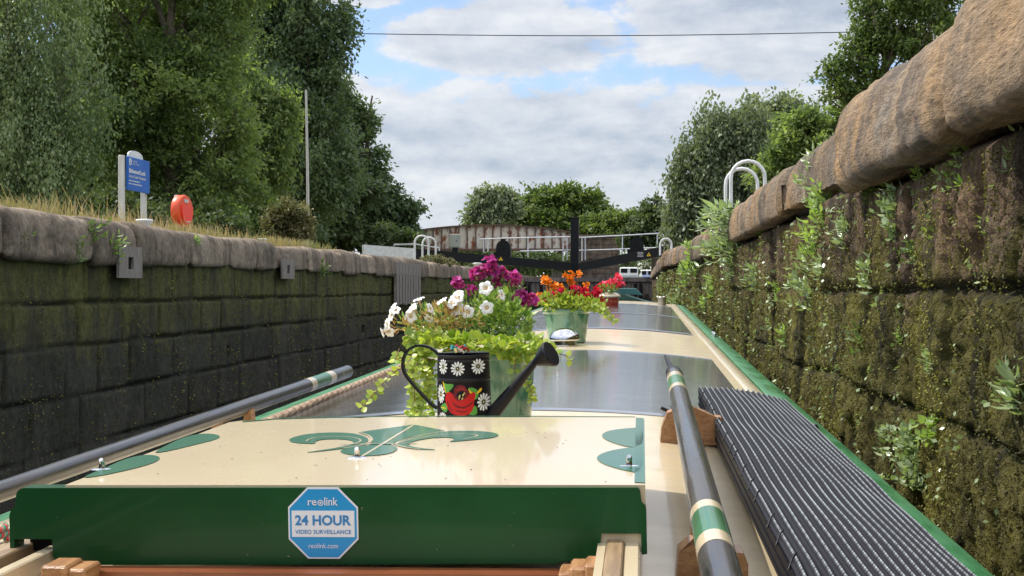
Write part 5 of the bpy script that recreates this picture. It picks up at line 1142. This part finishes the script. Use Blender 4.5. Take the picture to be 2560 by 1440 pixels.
mtT = thing('ribbed_mat', 'dark ribbed rubber mat laid lengthwise between the thick pole and the green roof edge', 'mat', (c00+c11)/2, 'boat')
npobj('mat_surface', P_.reshape(-1, 3), gridfaces(nu_, nv_, flip=True), 'mat', mtT, tint=np.clip(tint, 0, 1).ravel(), smooth=True)
m_ = MB()
for k in range(5):
    z0_ = -.004-.009*k; e = .0015*(k % 2)
    m_.prism([c00+np.array([e, 0, z0_]), c01+np.array([e, 0, z0_]), c11+np.array([-.003, 0, z0_*.4]), c10+np.array([-.003, 0, z0_*.4])], (0, 0, -.0065))
obj('folded_layer', m_, 'mat', mtT, smooth=False)
m_ = MB()
for k in range(19):
    s = (k+.5+.2*sin(k*2.3))/19; p = c00+(c01-c00)*s; m_ = MB(); m_.tube([p+np.array([-.002, -.01, -.006]), p+np.array([.004, .0, .006]), p+np.array([.010, .012, .010])], .0013, 5); obj('lace_tie', m_, 'black', mtT)
# rope along the left handrail, coloured rope end by the hatch
def rope(pts, r, turns, strands=3, mb=None, mis=(0, 0, 0)):
    P = np.array(pts); L = np.concatenate([[0], np.cumsum(np.linalg.norm(np.diff(P, axis=0), axis=1))]); n = int(L[-1]/(r*.5)); s = np.linspace(0, L[-1], n)
    Q = np.stack([np.interp(s, L, P[:, k]) for k in range(3)], 1)
    for j in range(strands):
        an = s*turns+2*pi*j/strands; d = np.gradient(Q, axis=0); d /= np.linalg.norm(d, axis=1)[:, None]+1e-9
        a = np.cross(d, [0, 0, 1.]); a /= np.linalg.norm(a, axis=1)[:, None]+1e-9; b_ = np.cross(a, d)
        mb.tube(list(Q+(a*np.cos(an)[:, None]+b_*np.sin(an)[:, None])*r*.5), r*.58, 6, mis[j])
m_ = MB(); pr = [BZ(u, v, -.43) for u, v in ((640, 1075), (705, 1046), (800, 1003), (900, 960), (960, 934), (1010, 915), (1062, 896))]; pr = [np.array([p[0], p[1], zr(p[0])+.012]) for p in pr]
rope(pr, .0135, 2*pi/.075, 3, m_, (0, 0, 1)); tag(obj('rope', m_, ['rope', mat('rope_shadow_strand', (0.22, 0.15, 0.10), .9)]), 'thick beige twisted rope stretched along the roof handrail', 'rope'); 
o_ = C.objects['rope']; o_.matrix_world = MB4
M['rope_red'] = mat('rope_red', (0.4, 0.03, 0.03), .8); M['rope_green'] = mat('rope_green', (0.02, 0.25, 0.16), .8)
m_ = MB(); c = B(2, 1335, 1.98); rope([c+np.array([.018*cos(a)*(1-a/30)-.01, .03*sin(a), -.01+.004*a/3]) for a in np.linspace(0, 14, 60)], .005, 2*pi/.02, 3, m_, (0, 1, 2))
o_ = tag(obj('decorative_rope', m_, ['rope_red', 'rope_green', 'rope']), 'small coil of red and green rope beside the hatch', 'rope'); o_.matrix_world = MB4
# ------------------------------------------------------------------ watering can
YC = 2.74; c = B(1161, 1040, YC); zb = zr(c[0]); zt = B(1161, 884, YC)[2]; rc = .0575
can = thing('watering_can', 'small black watering can painted with a red rose and white daisies', 'watering can', (c[0], YC, zb), 'boat')
k6 = lambda P: [(980+x/5.565, 840+y/5.565) for x, y in P]
def canxz(P):
    out = []
    for u, v in k6(P):
        q = B(u, v, YC-rc*.8); out.append((q[0], q[2]))
    return out
na, nz = 420, 300; th = np.linspace(0, 2*pi, na+1)[:-1]-pi; zz = np.linspace(zb, zt, nz)
zb_band = canxz([(1000, 612)])[0][1]
def crad(z):
    f_ = (z-zb)/(zt-zb); r = rc*(1.045-.07*f_); r += .0012*np.exp(-((z-zb_band)/.0022)**2)+.0014*np.exp(-((z-zt+.003)/.0022)**2)+.0010*np.exp(-((z-zt+.013)/.0012)**2); return r
TH, ZZ = np.meshgrid(th, zz, indexing='ij'); RR = crad(ZZ)
V = np.stack([c[0]+RR*np.sin(TH), YC-RR*np.cos(TH), ZZ], -1).reshape(-1, 3)
i = np.arange(na)[:, None]*nz+np.arange(nz-1)[None]; j = ((np.arange(na)+1) % na)[:, None]*nz+np.arange(nz-1)[None]
Fc = np.stack([i, j, j+1, i+1], -1).reshape(-1, 4)
ctr_ = V[Fc].mean(1); fx, fz = ctr_[:, 0], ctr_[:, 2]; front = ctr_[:, 1] < YC-.004
mi = np.zeros(len(Fc), int)
def paintp(P, k, it=2):
    global mi
    Q = canxz(smoothp(P, it=it) if it else P); mi[front & in_poly(fx, fz, Q)] = k
def daisy(cx, cy, rx, ry, n=11, rot=0.0):
    for q in range(n):
        a = 2*pi*q/n+rot; L = [(.22, 0), (.45, .10), (.80, .145), (.97, .06), (1.0, 0), (.97, -.06), (.80, -.145), (.45, -.10)]
        paintp([(cx+rx*(l*cos(a)-w_*sin(a)), cy+ry*(l*sin(a)+w_*cos(a))) for l, w_ in L], 1, 0)
    paintp([(cx+rx*.12*cos(a), cy+ry*.12*sin(a)) for a in np.linspace(0, 2*pi, 10)[:-1]], 6, 0)
daisy(705, 428, 68, 110, 11, .2); daisy(922, 452, 102, 102, 12, .1); daisy(1195, 425, 88, 110, 12, .3); daisy(672, 812, 62, 135, 12, .15); daisy(1265, 925, 80, 128, 12, .0); daisy(700, 1130, 60, 70, 11)
for P in ([(700, 640), (740, 668), (865, 660), (860, 710), (800, 760), (790, 830), (750, 800), (728, 740)], [(1060, 716), (1130, 712), (1200, 760), (1205, 830), (1165, 890), (1120, 870), (1100, 800)], [(665, 995), (700, 950), (745, 925), (780, 1000), (760, 1065), (700, 1040)], [(1060, 1090), (1110, 1010), (1150, 960), (1188, 1000), (1190, 1100)]): paintp(P, 4, 1)
for P in ([(700, 635), (715, 640), (745, 760), (760, 800), (745, 790), (712, 700)], [(1190, 775), (1225, 722), (1248, 735), (1235, 775), (1170, 815)], [(1060, 720), (1110, 770), (1160, 860), (1150, 880), (1090, 790)], [(665, 990), (760, 1000), (765, 1012), (672, 1004)]): paintp(P, 5, 1)
paintp([(860, 790), (875, 720), (920, 678), (980, 670), (1035, 700), (1060, 760), (1100, 800), (1060, 880), (900, 890)], 3)
paintp([(750, 800), (780, 775), (830, 775), (900, 860), (960, 892), (1030, 868), (1090, 800), (1155, 768), (1165, 830), (1140, 930), (1150, 970), (1090, 1100), (860, 1100), (775, 1000), (742, 900)], 2)
paintp([(905, 820), (925, 775), (980, 752), (1030, 775), (1010, 850), (960, 885), (925, 870)], 0)
for P in ([(905, 760), (930, 715), (985, 700), (1030, 730), (1040, 765), (985, 735), (930, 760)],): paintp(P, 7, 1)
for P in ([(845, 905), (930, 975), (1040, 975), (1135, 900), (1140, 925), (1040, 1000), (920, 1000), (850, 930)], [(780, 890), (800, 960), (860, 1050), (850, 1060), (785, 975), (765, 900)], [(900, 1020), (1000, 1045), (1070, 1020), (1060, 1040), (990, 1062), (905, 1040)], [(860, 800), (900, 850), (960, 905), (950, 915), (880, 865)]): paintp(P, 3, 1)
for P in ([(940, 830), (962, 800), (958, 850), (935, 885)], [(985, 820), (1020, 775), (1025, 790), (995, 835)], [(970, 870), (1000, 845), (995, 880)]): paintp(P, 6, 0)
body = npobj('can_body', V, Fc, ['can_black', 'paintwhite', 'red', 'dkred', 'leafpaint', 'yellow', mat('painted_pale_yellow', (.6, .55, .2)), mat('rose_mid_red', (.26, .01, .012))], can, smooth=True, mi=mi)
m_ = MB()
lid = [(c[0]+rc*.97*cos(a), YC+rc*.97*sin(a), zt-.001) for a in np.linspace(0, pi, 24)]; m_.prism(lid, (0, 0, .003)); obj('can_lid', m_, 'can_black', can)
hp = [B(980+x/5.565, 840+y/5.565, YC) for x, y in [(635, 250), (600, 205), (540, 165), (450, 135), (350, 130), (240, 175), (170, 270), (145, 400), (165, 500), (230, 600), (350, 740), (470, 870), (560, 960), (628, 1005)]]
hp = np.array(hp); tt = np.linspace(0, len(hp)-1, 60); hp2 = np.stack([np.interp(tt, range(len(hp)), hp[:, k]) for k in range(3)], 1)
for _ in range(2): hp2[1:-1] = (hp2[:-2]+2*hp2[1:-1]+hp2[2:])/4
m_ = MB(); nnn = len(hp2)
for k in range(nnn-1):
    d = unit(hp2[k+1]-hp2[k]); o1 = unit(np.cross(d, [0, 1, 0])); d0 = unit(hp2[max(k, 1)]-hp2[max(k-1, 0)]); o0 = unit(np.cross(d0, [0, 1, 0])) if k else o1
    vs = []
    for (pp, oo) in ((hp2[k], o0), (hp2[k+1], o1)): vs += [pp+oo*.0024+np.array([0, -.008, 0]), pp+oo*.0030+np.array([0, .008, 0]), pp-oo*.0024+np.array([0, .008, 0]), pp-oo*.0024+np.array([0, -.008, 0])]
    m_.add(vs, [(0, 4, 5, 1), (1, 5, 6, 2), (2, 6, 7, 3), (3, 7, 4, 0)])
obj('handle', m_, 'can_black', can)
s0 = B(1226, 1042, YC-.01); s1 = B(1338, 905, YC-.03); m_ = MB(); m_.tube([s0-unit(s1-s0)*.02, s0, s1], [.0175, .0165, .0078], 20); obj('spout', m_, 'can_black', can)
r0_ = B(1336, 907, YC-.03); r1_ = B(1376, 885, YC-.045); d = unit(r1_-r0_); m_ = MB()
m_.tube([r0_, r0_+d*.004, r1_-d*.004, r1_, r1_+d*.003], [.0075, .009, .0275, .0285, .0270], 28); obj('sprinkler_rose', m_, 'can_black', can)
m_ = MB(); M['teal'] = mat('ribbon_teal', (.02, .30, .32), .6); kc = B(1147, 873, YC+.01)
for q in range(14):
    a = q*2.4; p0 = kc+np.array([.010*cos(a)*(q/14), .010*sin(a), .004*sin(q*1.7)]); m_.tube([p0, p0+np.array([.008*cos(a), .006*sin(a), .004]), p0+np.array([.013*cos(a+.5), .008*sin(a+.5), -.004])], .0028, 6, mi=q % 4)
obj('ribbon_bow', m_, ['teal', 'rope_red', 'cream', 'petal_throat'], can)

# ------------------------------------------------------------------ potted flowers
M['lime'] = leafmat('lime_leaves', (0.17, 0.28, 0.03), (0.50, 0.56, 0.10), 0.28, 0.35, 0.5)
M['midleaf'] = leafmat('flower_foliage', (0.10, 0.20, 0.035), (0.34, 0.45, 0.09), 0.22, 0.4, 0.45)
M['tanleaf'] = leafmat('faded_blooms', (0.35, 0.15, 0.04), (0.55, 0.42, 0.18), 0.3, 0.6)
M['purple'] = leafmat('purple_petals', (0.26, 0.010, 0.14), (0.70, 0.07, 0.42), 0.3, 0.5)
M['orange_p'] = leafmat('orange_petals', (0.62, 0.14, 0.005), (0.90, 0.36, 0.02), 0.3, 0.5)
M['red_p'] = leafmat('red_petals', (0.38, 0.004, 0.03), (0.70, 0.02, 0.07), 0.3, 0.5)
M['pink_p'] = leafmat('coral_petals', (0.65, 0.02, 0.08), (0.90, 0.13, 0.22), 0.3, 0.5)
def polyleaf(LP, LA, LB, LS, asp, seed, mtl, name, par, label=None):
    V, Fq = leaf_quads(np.array(LP), np.array(LA), np.array(LB), np.array(LS), asp)
    mb = MB(); mb.add(V, [tuple(dict.fromkeys(f)) for f in Fq.tolist()]); mb.t = np.random.default_rng(seed).uniform(0, 1, len(LP)).repeat(8).tolist()
    return obj(name, mb, mtl, par, angle=70, label=label)
def scatter(regions, n, size, asp, mtl, name, par, seed, up=0.5, label=None, front=-0.5):
    """regions: (u,v,ru,rv,y,ry) ellipsoids around boat-frame points"""
    r = np.random.default_rng(seed); LP, LA, LB, LS = [], [], [], []; tot = sum(q[2]*q[3] for q in regions)
    for (u, v, ru, rv, y, ry) in regions:
        cc = B(u, v, y); s = y/F
        for _ in range(int(n*ru*rv/tot)):
            d = unit(r.normal(size=3)); rad = r.uniform(.25, 1)**.45; p = cc+d*np.array([ru*s, ry, rv*s])*rad
            a = unit(d*.9+np.array([0, 0, up])+r.normal(size=3)*.5); b_ = unit(np.cross(a, d*.5+np.array([0, front, .8])+r.normal(size=3)*.5))
            LP.append(p); LA.append(a); LB.append(b_); LS.append(size*r.uniform(.6, 1.2))
    return polyleaf(LP, LA, LB, LS, asp, seed, mtl, name, par, label)
def vine(pts, par, seed, size=.02, n=2, mtl='lime', name='trailing_stem'):
    r = np.random.default_rng(seed); P = np.array(pts); L = np.concatenate([[0], np.cumsum(np.linalg.norm(np.diff(P, axis=0), axis=1))])
    k = max(3, int(L[-1]/(size*.62))); s = np.linspace(0, L[-1], k); Q = np.stack([np.interp(s, L, P[:, j]) for j in range(3)], 1)+r.normal(size=(k, 3))*.0015
    m_ = MB(); m_.tube(list(Q), .0012, 5); st = obj(name, m_, 'stem_brown', par); LP, LA, LB, LS = [], [], [], []
    for i in range(1, k):
        d = unit(Q[i]-Q[i-1]); sd = unit(np.cross(d, [0, -1, .2]))
        for g_ in (1, -1):
            for w_ in range(n-1):
                a = unit(sd*g_+d*r.uniform(.0, .8)+r.normal(size=3)*.35); LP.append(Q[i]); LA.append(a); LB.append(unit(np.cross(a, np.array([0, -.8, .7])+r.normal(size=3)*.35))); LS.append(size*r.uniform(.7, 1.15))
    polyleaf(LP, LA, LB, LS, .85, seed, mtl, 'vine_leaves', st)
def petunia(u, v, y, w_px, par, seed, look=(0, -1, .25), tube=True):
    r = np.random.default_rng(seed); cc = B(u, v, y); R_ = w_px/2*y/F; d = unit(look); a = unit(np.cross(d, [0, 0, 1])); b_ = np.cross(a, d); m_ = MB(); n = 30
    rings = [(.10, -.55, 1), (.16, -.22, 1), (.30, -.06, 1), (.55, .0, 0), (.82, -.02, 0), (1.0, -.07, 0)]; ph = r.uniform(0, 6); base = len(m_.v); vs = []
    for (q, z, k) in rings:
        for i in range(n):
            t_ = 2*pi*i/n; lobes = 1-(.17*q*q)*(0.5-0.5*cos(5*(t_+ph)))**1.5*1.3 if q > .5 else 1; ruf = .07*q*q*sin(10*t_+ph*3)+.05*q*r.normal()*(.4 if q > .8 else .15)
            rr = R_*q*lobes; zz_ = R_*(z+(ruf if q > .5 else 0)-(.12*cos(5*(t_+ph)) if q > .9 else 0)*.5); vs.append(cc+a*rr*cos(t_)+b_*rr*sin(t_)+d*zz_)
    m_.add(vs, []); 
    for k in range(len(rings)-1):
        for i in range(n): m_.f.append((k*n+i, k*n+(i+1) % n, (k+1)*n+(i+1) % n, (k+1)*n+i)); m_.mi.append(1 if k < 2 else 0)
    if tube: m_.tube([cc-d*R_*.06, cc-d*R_*.6, cc-d*R_*1.25+np.array([0, 0, -R_*.35])], [R_*.24, R_*.14, R_*.05], 8, mi=2)
    obj('petunia_bloom', m_, ['petal_white', 'petal_throat', 'petal_tube'], par, angle=60)
M['petal_tube'] = mat('petal_tube', (0.60, 0.42, 0.22), .6)
def cluster(u, v, y, rpx, par, seed, mtl, petal=.010, n=60, name='flower_head', squash=.9):
    r = np.random.default_rng(seed); cc = B(u, v, y); R_ = rpx*y/F; LP, LA, LB, LS = [], [], [], []
    nf = max(4, n//6)
    for _ in range(nf):
        d = unit(r.normal(size=3)+np.array([0, -.4, .2])); p = cc+d*R_*r.uniform(.35, 1)*np.array([1, 1, squash])
        for q in range(6):
            a = unit(d*.35+unit(np.cross(d, r.normal(size=3)))); LP.append(p); LA.append(a); LB.append(unit(np.cross(a, d))); LS.append(petal*r.uniform(.7, 1.2))
    return polyleaf(LP, LA, LB, LS, .8, seed, mtl, name, par)
def stalks(tops, root, par, y, seed, r0=.0013, mtl='stem'):
    m_ = MB(); r = np.random.default_rng(seed); rt = B(*root, y)
    for (u, v) in tops:
        p = B(u, v+4, y); q = rt+np.array([r.normal()*.02, r.normal()*.02, 0]); q[0] += (p[0]-q[0])*.35; m_.tube([q, (p+q)/2+r.normal(size=3)*.008, p], r0, 4)
    return obj('stems', m_, mtl, par)
def pot(lab, u, y, r_top, r_base, ztop, name='flower_pot', mtl='pot', group='glazed green flower pots on the roof'):
    cc = B(u, 800, y); cc = np.array([cc[0], y, zr(cc[0])]); h = ztop-cc[2]; t = thing('potted_flowers', lab, 'potted plant', cc, 'boat', group)
    m_ = MB(); f_ = lambda k: r_base+(r_top*.94-r_base)*k
    m_.lathe(cc, [(r_base*.9, 0), (r_base, .004), (f_(.3), h*.3), (f_(.6), h*.6), (f_(.86), h*.86), (r_top*.965, h*.88), (r_top*.985, h*.92), (r_top, h*.97), (r_top*.99, h), (r_top*.95, h), (r_top*.90, h*.93), (r_top*.88, h*.85)], 56, cap=False); obj('pot', m_, mtl, t, angle=50)
    m_ = MB(); m_.lathe(cc, [(r_top*.90, h*.88), (r_top*.5, h*.91), (.001, h*.92)], 40, cap=False); obj('soil', m_, 'soil', t); return t, cc
# --- big pot
Y1 = 3.2; rim = B(1222, 876, Y1)[2]; P1, c1_ = pot('large green pot of white petunias, purple flowers and trailing lime leaves behind the watering can', 1224, Y1, .122, .100, rim, group=None)
scatter([(1150, 828, 140, 34, 3.17, .09), (1090, 800, 90, 40, 3.15, .06), (1240, 800, 90, 50, 3.2, .08), (1180, 770, 90, 40, 3.2, .07)], 1500, .016, .34, 'midleaf', 'foliage', P1, 901)
scatter([(1250, 812, 62, 46, 3.14, .05), (1290, 800, 40, 45, 3.14, .05), (1250, 770, 50, 40, 3.16, .05)], 520, .019, .62, 'midleaf', 'bushy_foliage', P1, 902, label='brighter broad leaved foliage on the right of the pot')
scatter([(1110, 862, 90, 20, 3.06, .04), (1200, 862, 100, 17, 3.05, .04), (1290, 862, 82, 18, 3.05, .05), (1350, 872, 30, 14, 3.04, .03), (1060, 850, 50, 20, 3.08, .04)], 520, .024, .95, 'lime', 'creeping_leaves', P1, 903, up=-.1, label='lime green round leaves spilling over the rim')
scatter([(1060, 820, 60, 26, 3.12, .05), (1110, 790, 60, 30, 3.12, .05), (1010, 815, 30, 15, 3.1, .03), (1150, 800, 60, 25, 3.10, .03)], 420, .018, .26, 'tanleaf', 'faded_blooms', P1, 904)
for i, (pp, sz, n_) in enumerate([([(1040, 870, 3.06), (1020, 905, 3.0), (985, 930, 2.98), (950, 965, 2.96), (925, 995, 2.95), (908, 1018, 2.94)], .021, 2), ([(1060, 880, 3.06), (1030, 930, 3.0), (1035, 980, 3.0), (1030, 1030, 3.0)], .022, 3), ([(1080, 890, 3.07), (1062, 930, 3.02), (1075, 970, 3.02), (1050, 1010, 3.0), (1040, 1040, 2.98)], .022, 3),
        ([(1075, 890, 3.07), (1082, 930, 3.05), (1080, 975, 3.05), (1070, 1030, 3.04)], .02, 3), ([(1330, 868, 3.03), (1370, 872, 3.0), (1400, 884, 3.0), (1424, 900, 3.0)], .020, 2), ([(1330, 890, 3.05), (1318, 925, 3.03), (1312, 950, 3.03), (1328, 975, 3.03), (1333, 998, 3.03)], .016, 3), ([(1250, 880, 3.05), (1280, 886, 3.03), (1320, 890, 3.02), (1350, 880, 3.0)], .022, 3), ([(1290, 880, 3.04), (1288, 905, 3.03), (1285, 925, 3.03)], .020, 2), ([(1000, 870, 3.06), (985, 905, 3.02), (1005, 890, 3.02)], .02, 2)]):
    vine([B(u, v, y) for u, v, y in pp], P1, 920+i, sz*.9, n_)
scatter([(1060, 1025, 42, 16, 2.98, .03), (1050, 960, 26, 60, 3.02, .03)], 150, .017, .6, 'lime', 'hanging_foliage', P1, 905, up=-.5)
PET = [(1214, 720, 40, (-.1, -1, .3)), (1140, 771, 42, (0, -1, .2)), (1169, 779, 36, (.1, -1, .25)), (1217, 769, 38, (.15, -1, .2)), (1143, 743, 38, (-.1, -.9, .6)), (1130, 757, 34, (-.4, -.8, .5)), (1104, 751, 34, (-.5, -.3, .9)), (1077, 771, 34, (.9, -.3, .4)), (1072, 798, 28, (-.3, -.7, -.5)), (1026, 791, 36, (-.2, -1, .1)), (1031, 768, 36, (-.6, -.5, .7)), (1046, 747, 34, (-.3, -.2, 1)), (981, 770, 34, (-.8, -.5, .6)), (977, 790, 30, (-.7, -.6, .3)), (967, 812, 36, (-.8, -.6, .1)), (972, 829, 34, (-.4, -.9, -.4)), (955, 832, 28, (-.9, -.4, -.3)), (1256, 737, 34, (.95, -.35, .3)), (990, 775, 26, (-.2, -.8, .6)), (1147, 732, 28, (0, -.6, .9))]
for i, (u, v, s, lk) in enumerate(PET): petunia(u, v, 3.10-.002*i, s, P1, 1000+i, lk)
PUR = [(1224, 654, 17, 90), (1226, 672, 18, 90), (1188, 686, 15, 60), (1208, 682, 14, 50), (1254, 680, 14, 50), (1283, 695, 18, 90), (1240, 690, 14, 50), (1144, 709, 14, 60), (1179, 727, 14, 60), (1300, 742, 19, 90), (1330, 749, 15, 60), (1290, 765, 13, 50), (1310, 760, 12, 40), (1239, 706, 8, 20), (1196, 675, 10, 30)]
for i, (u, v, r_p, n_) in enumerate(PUR): cluster(u, v, 3.24, r_p, P1, 1050+i, 'purple', .0125, int(n_*1.35))
stalks([(u, v+8) for u, v, *_ in PUR[:13]], (1225, 850), P1, 3.24, 1080, .0016); stalks([(1040, 770), (1010, 800), (990, 810), (1090, 775), (1130, 790), (1170, 795), (1217, 785)], (1170, 850), P1, 3.14, 1081, .0014)
scatter([(1275, 745, 12, 40, 3.22, .02), (1252, 705, 10, 30, 3.24, .02), (1222, 715, 10, 35, 3.24, .02), (1200, 705, 8, 25, 3.24, .02), (1300, 715, 8, 20, 3.24, .02)], 230, .016, .16, 'midleaf', 'slender_leaves', P1, 906, up=1.0)
# --- second pot
Y2 = 6.8; rim = B(1417, 772, Y2)[2]; P2, c2_ = pot('second green pot with orange and crimson flowers behind the chrome vent', 1417, Y2, .130, .099, rim, group=None)
scatter([(1420, 752, 72, 20, 6.75, .10), (1450, 758, 60, 18, 6.7, .08), (1385, 755, 45, 18, 6.7, .08)], 800, .028, .6, 'lime', 'foliage', P2, 911)
scatter([(1400, 748, 60, 18, 6.72, .08)], 260, .026, .5, 'midleaf', 'dull_foliage', P2, 912)
vine([B(u, v, y) for u, v, y in ((1470, 765, 6.68), (1500, 772, 6.6), (1518, 785, 6.55), (1533, 803, 6.55))], P2, 913, .028, 3)
vine([B(u, v, y) for u, v, y in ((1465, 758, 6.68), (1492, 758, 6.6), (1512, 768, 6.55))], P2, 914, .028, 3)
ORG = [(1370, 709, 16, 70), (1362, 700, 10, 40), (1390, 716, 15, 70), (1376, 722, 12, 50), (1423, 692, 14, 60), (1430, 702, 10, 30), (1446, 688, 9, 36), (1463, 713, 6, 18), (1349, 743, 9, 36), (1405, 720, 8, 24)]
for i, (u, v, r_p, n_) in enumerate(ORG): cluster(u, v, 6.8, r_p, P2, 1100+i, 'orange_p', .020, n_)
REDS = [(1404, 731, 10, 40), (1423, 738, 8, 30), (1440, 724, 10, 40), (1460, 727, 9, 36), (1490, 728, 13, 60), (1500, 748, 9, 40), (1484, 738, 10, 40), (1440, 740, 6, 20), (1358, 752, 10, 30), (1470, 742, 7, 24), (1385, 738, 6, 20)]
for i, (u, v, r_p, n_) in enumerate(REDS): cluster(u, v, 6.7, r_p, P2, 1130+i, 'red_p', .022, n_)
stalks([(u, v) for u, v, *_ in ORG+REDS], (1417, 775), P2, 6.78, 1150, .002, 'stem_brown')
# --- third pot near the bow
Y3 = 13.4; cc3 = B(1524, 760, Y3); cc3[2] = zr(cc3[0])
P3 = thing('potted_flowers', 'red tub with a cream rim and coral flowers at the front of the roof', 'potted plant', cc3, 'boat')
m_ = MB(); h3 = .145; m_.lathe(cc3, [(.088, 0), (.09, .004), (.098, h3*.62), (.10, h3*.66)], 32, 0, cap=True); m_.lathe(cc3, [(.112, h3*.64), (.118, h3*.72), (.112, h3*.82), (.07, h3*.98), (.001, h3)], 32, 1, cap=False)
for k in range(14): a = k*2*pi/14; m_.box(cc3+np.array([.097*cos(a), .097*sin(a), .05]), (.008, .008, .008), 1)
obj('tub', m_, ['tub_red', 'cream'], P3)
scatter([(1520, 722, 26, 9, Y3-.02, .08)], 160, .04, .5, 'midleaf', 'foliage', P3, 915)
for i, (u, v, r_p, n_) in enumerate([(1510, 711, 12, 50), (1532, 703, 13, 60), (1546, 692, 9, 40), (1553, 711, 10, 40), (1522, 718, 10, 30), (1500, 716, 7, 24), (1540, 716, 9, 30)]): cluster(u, v, Y3, r_p, P3, 1180+i, 'pink_p', .034, n_)
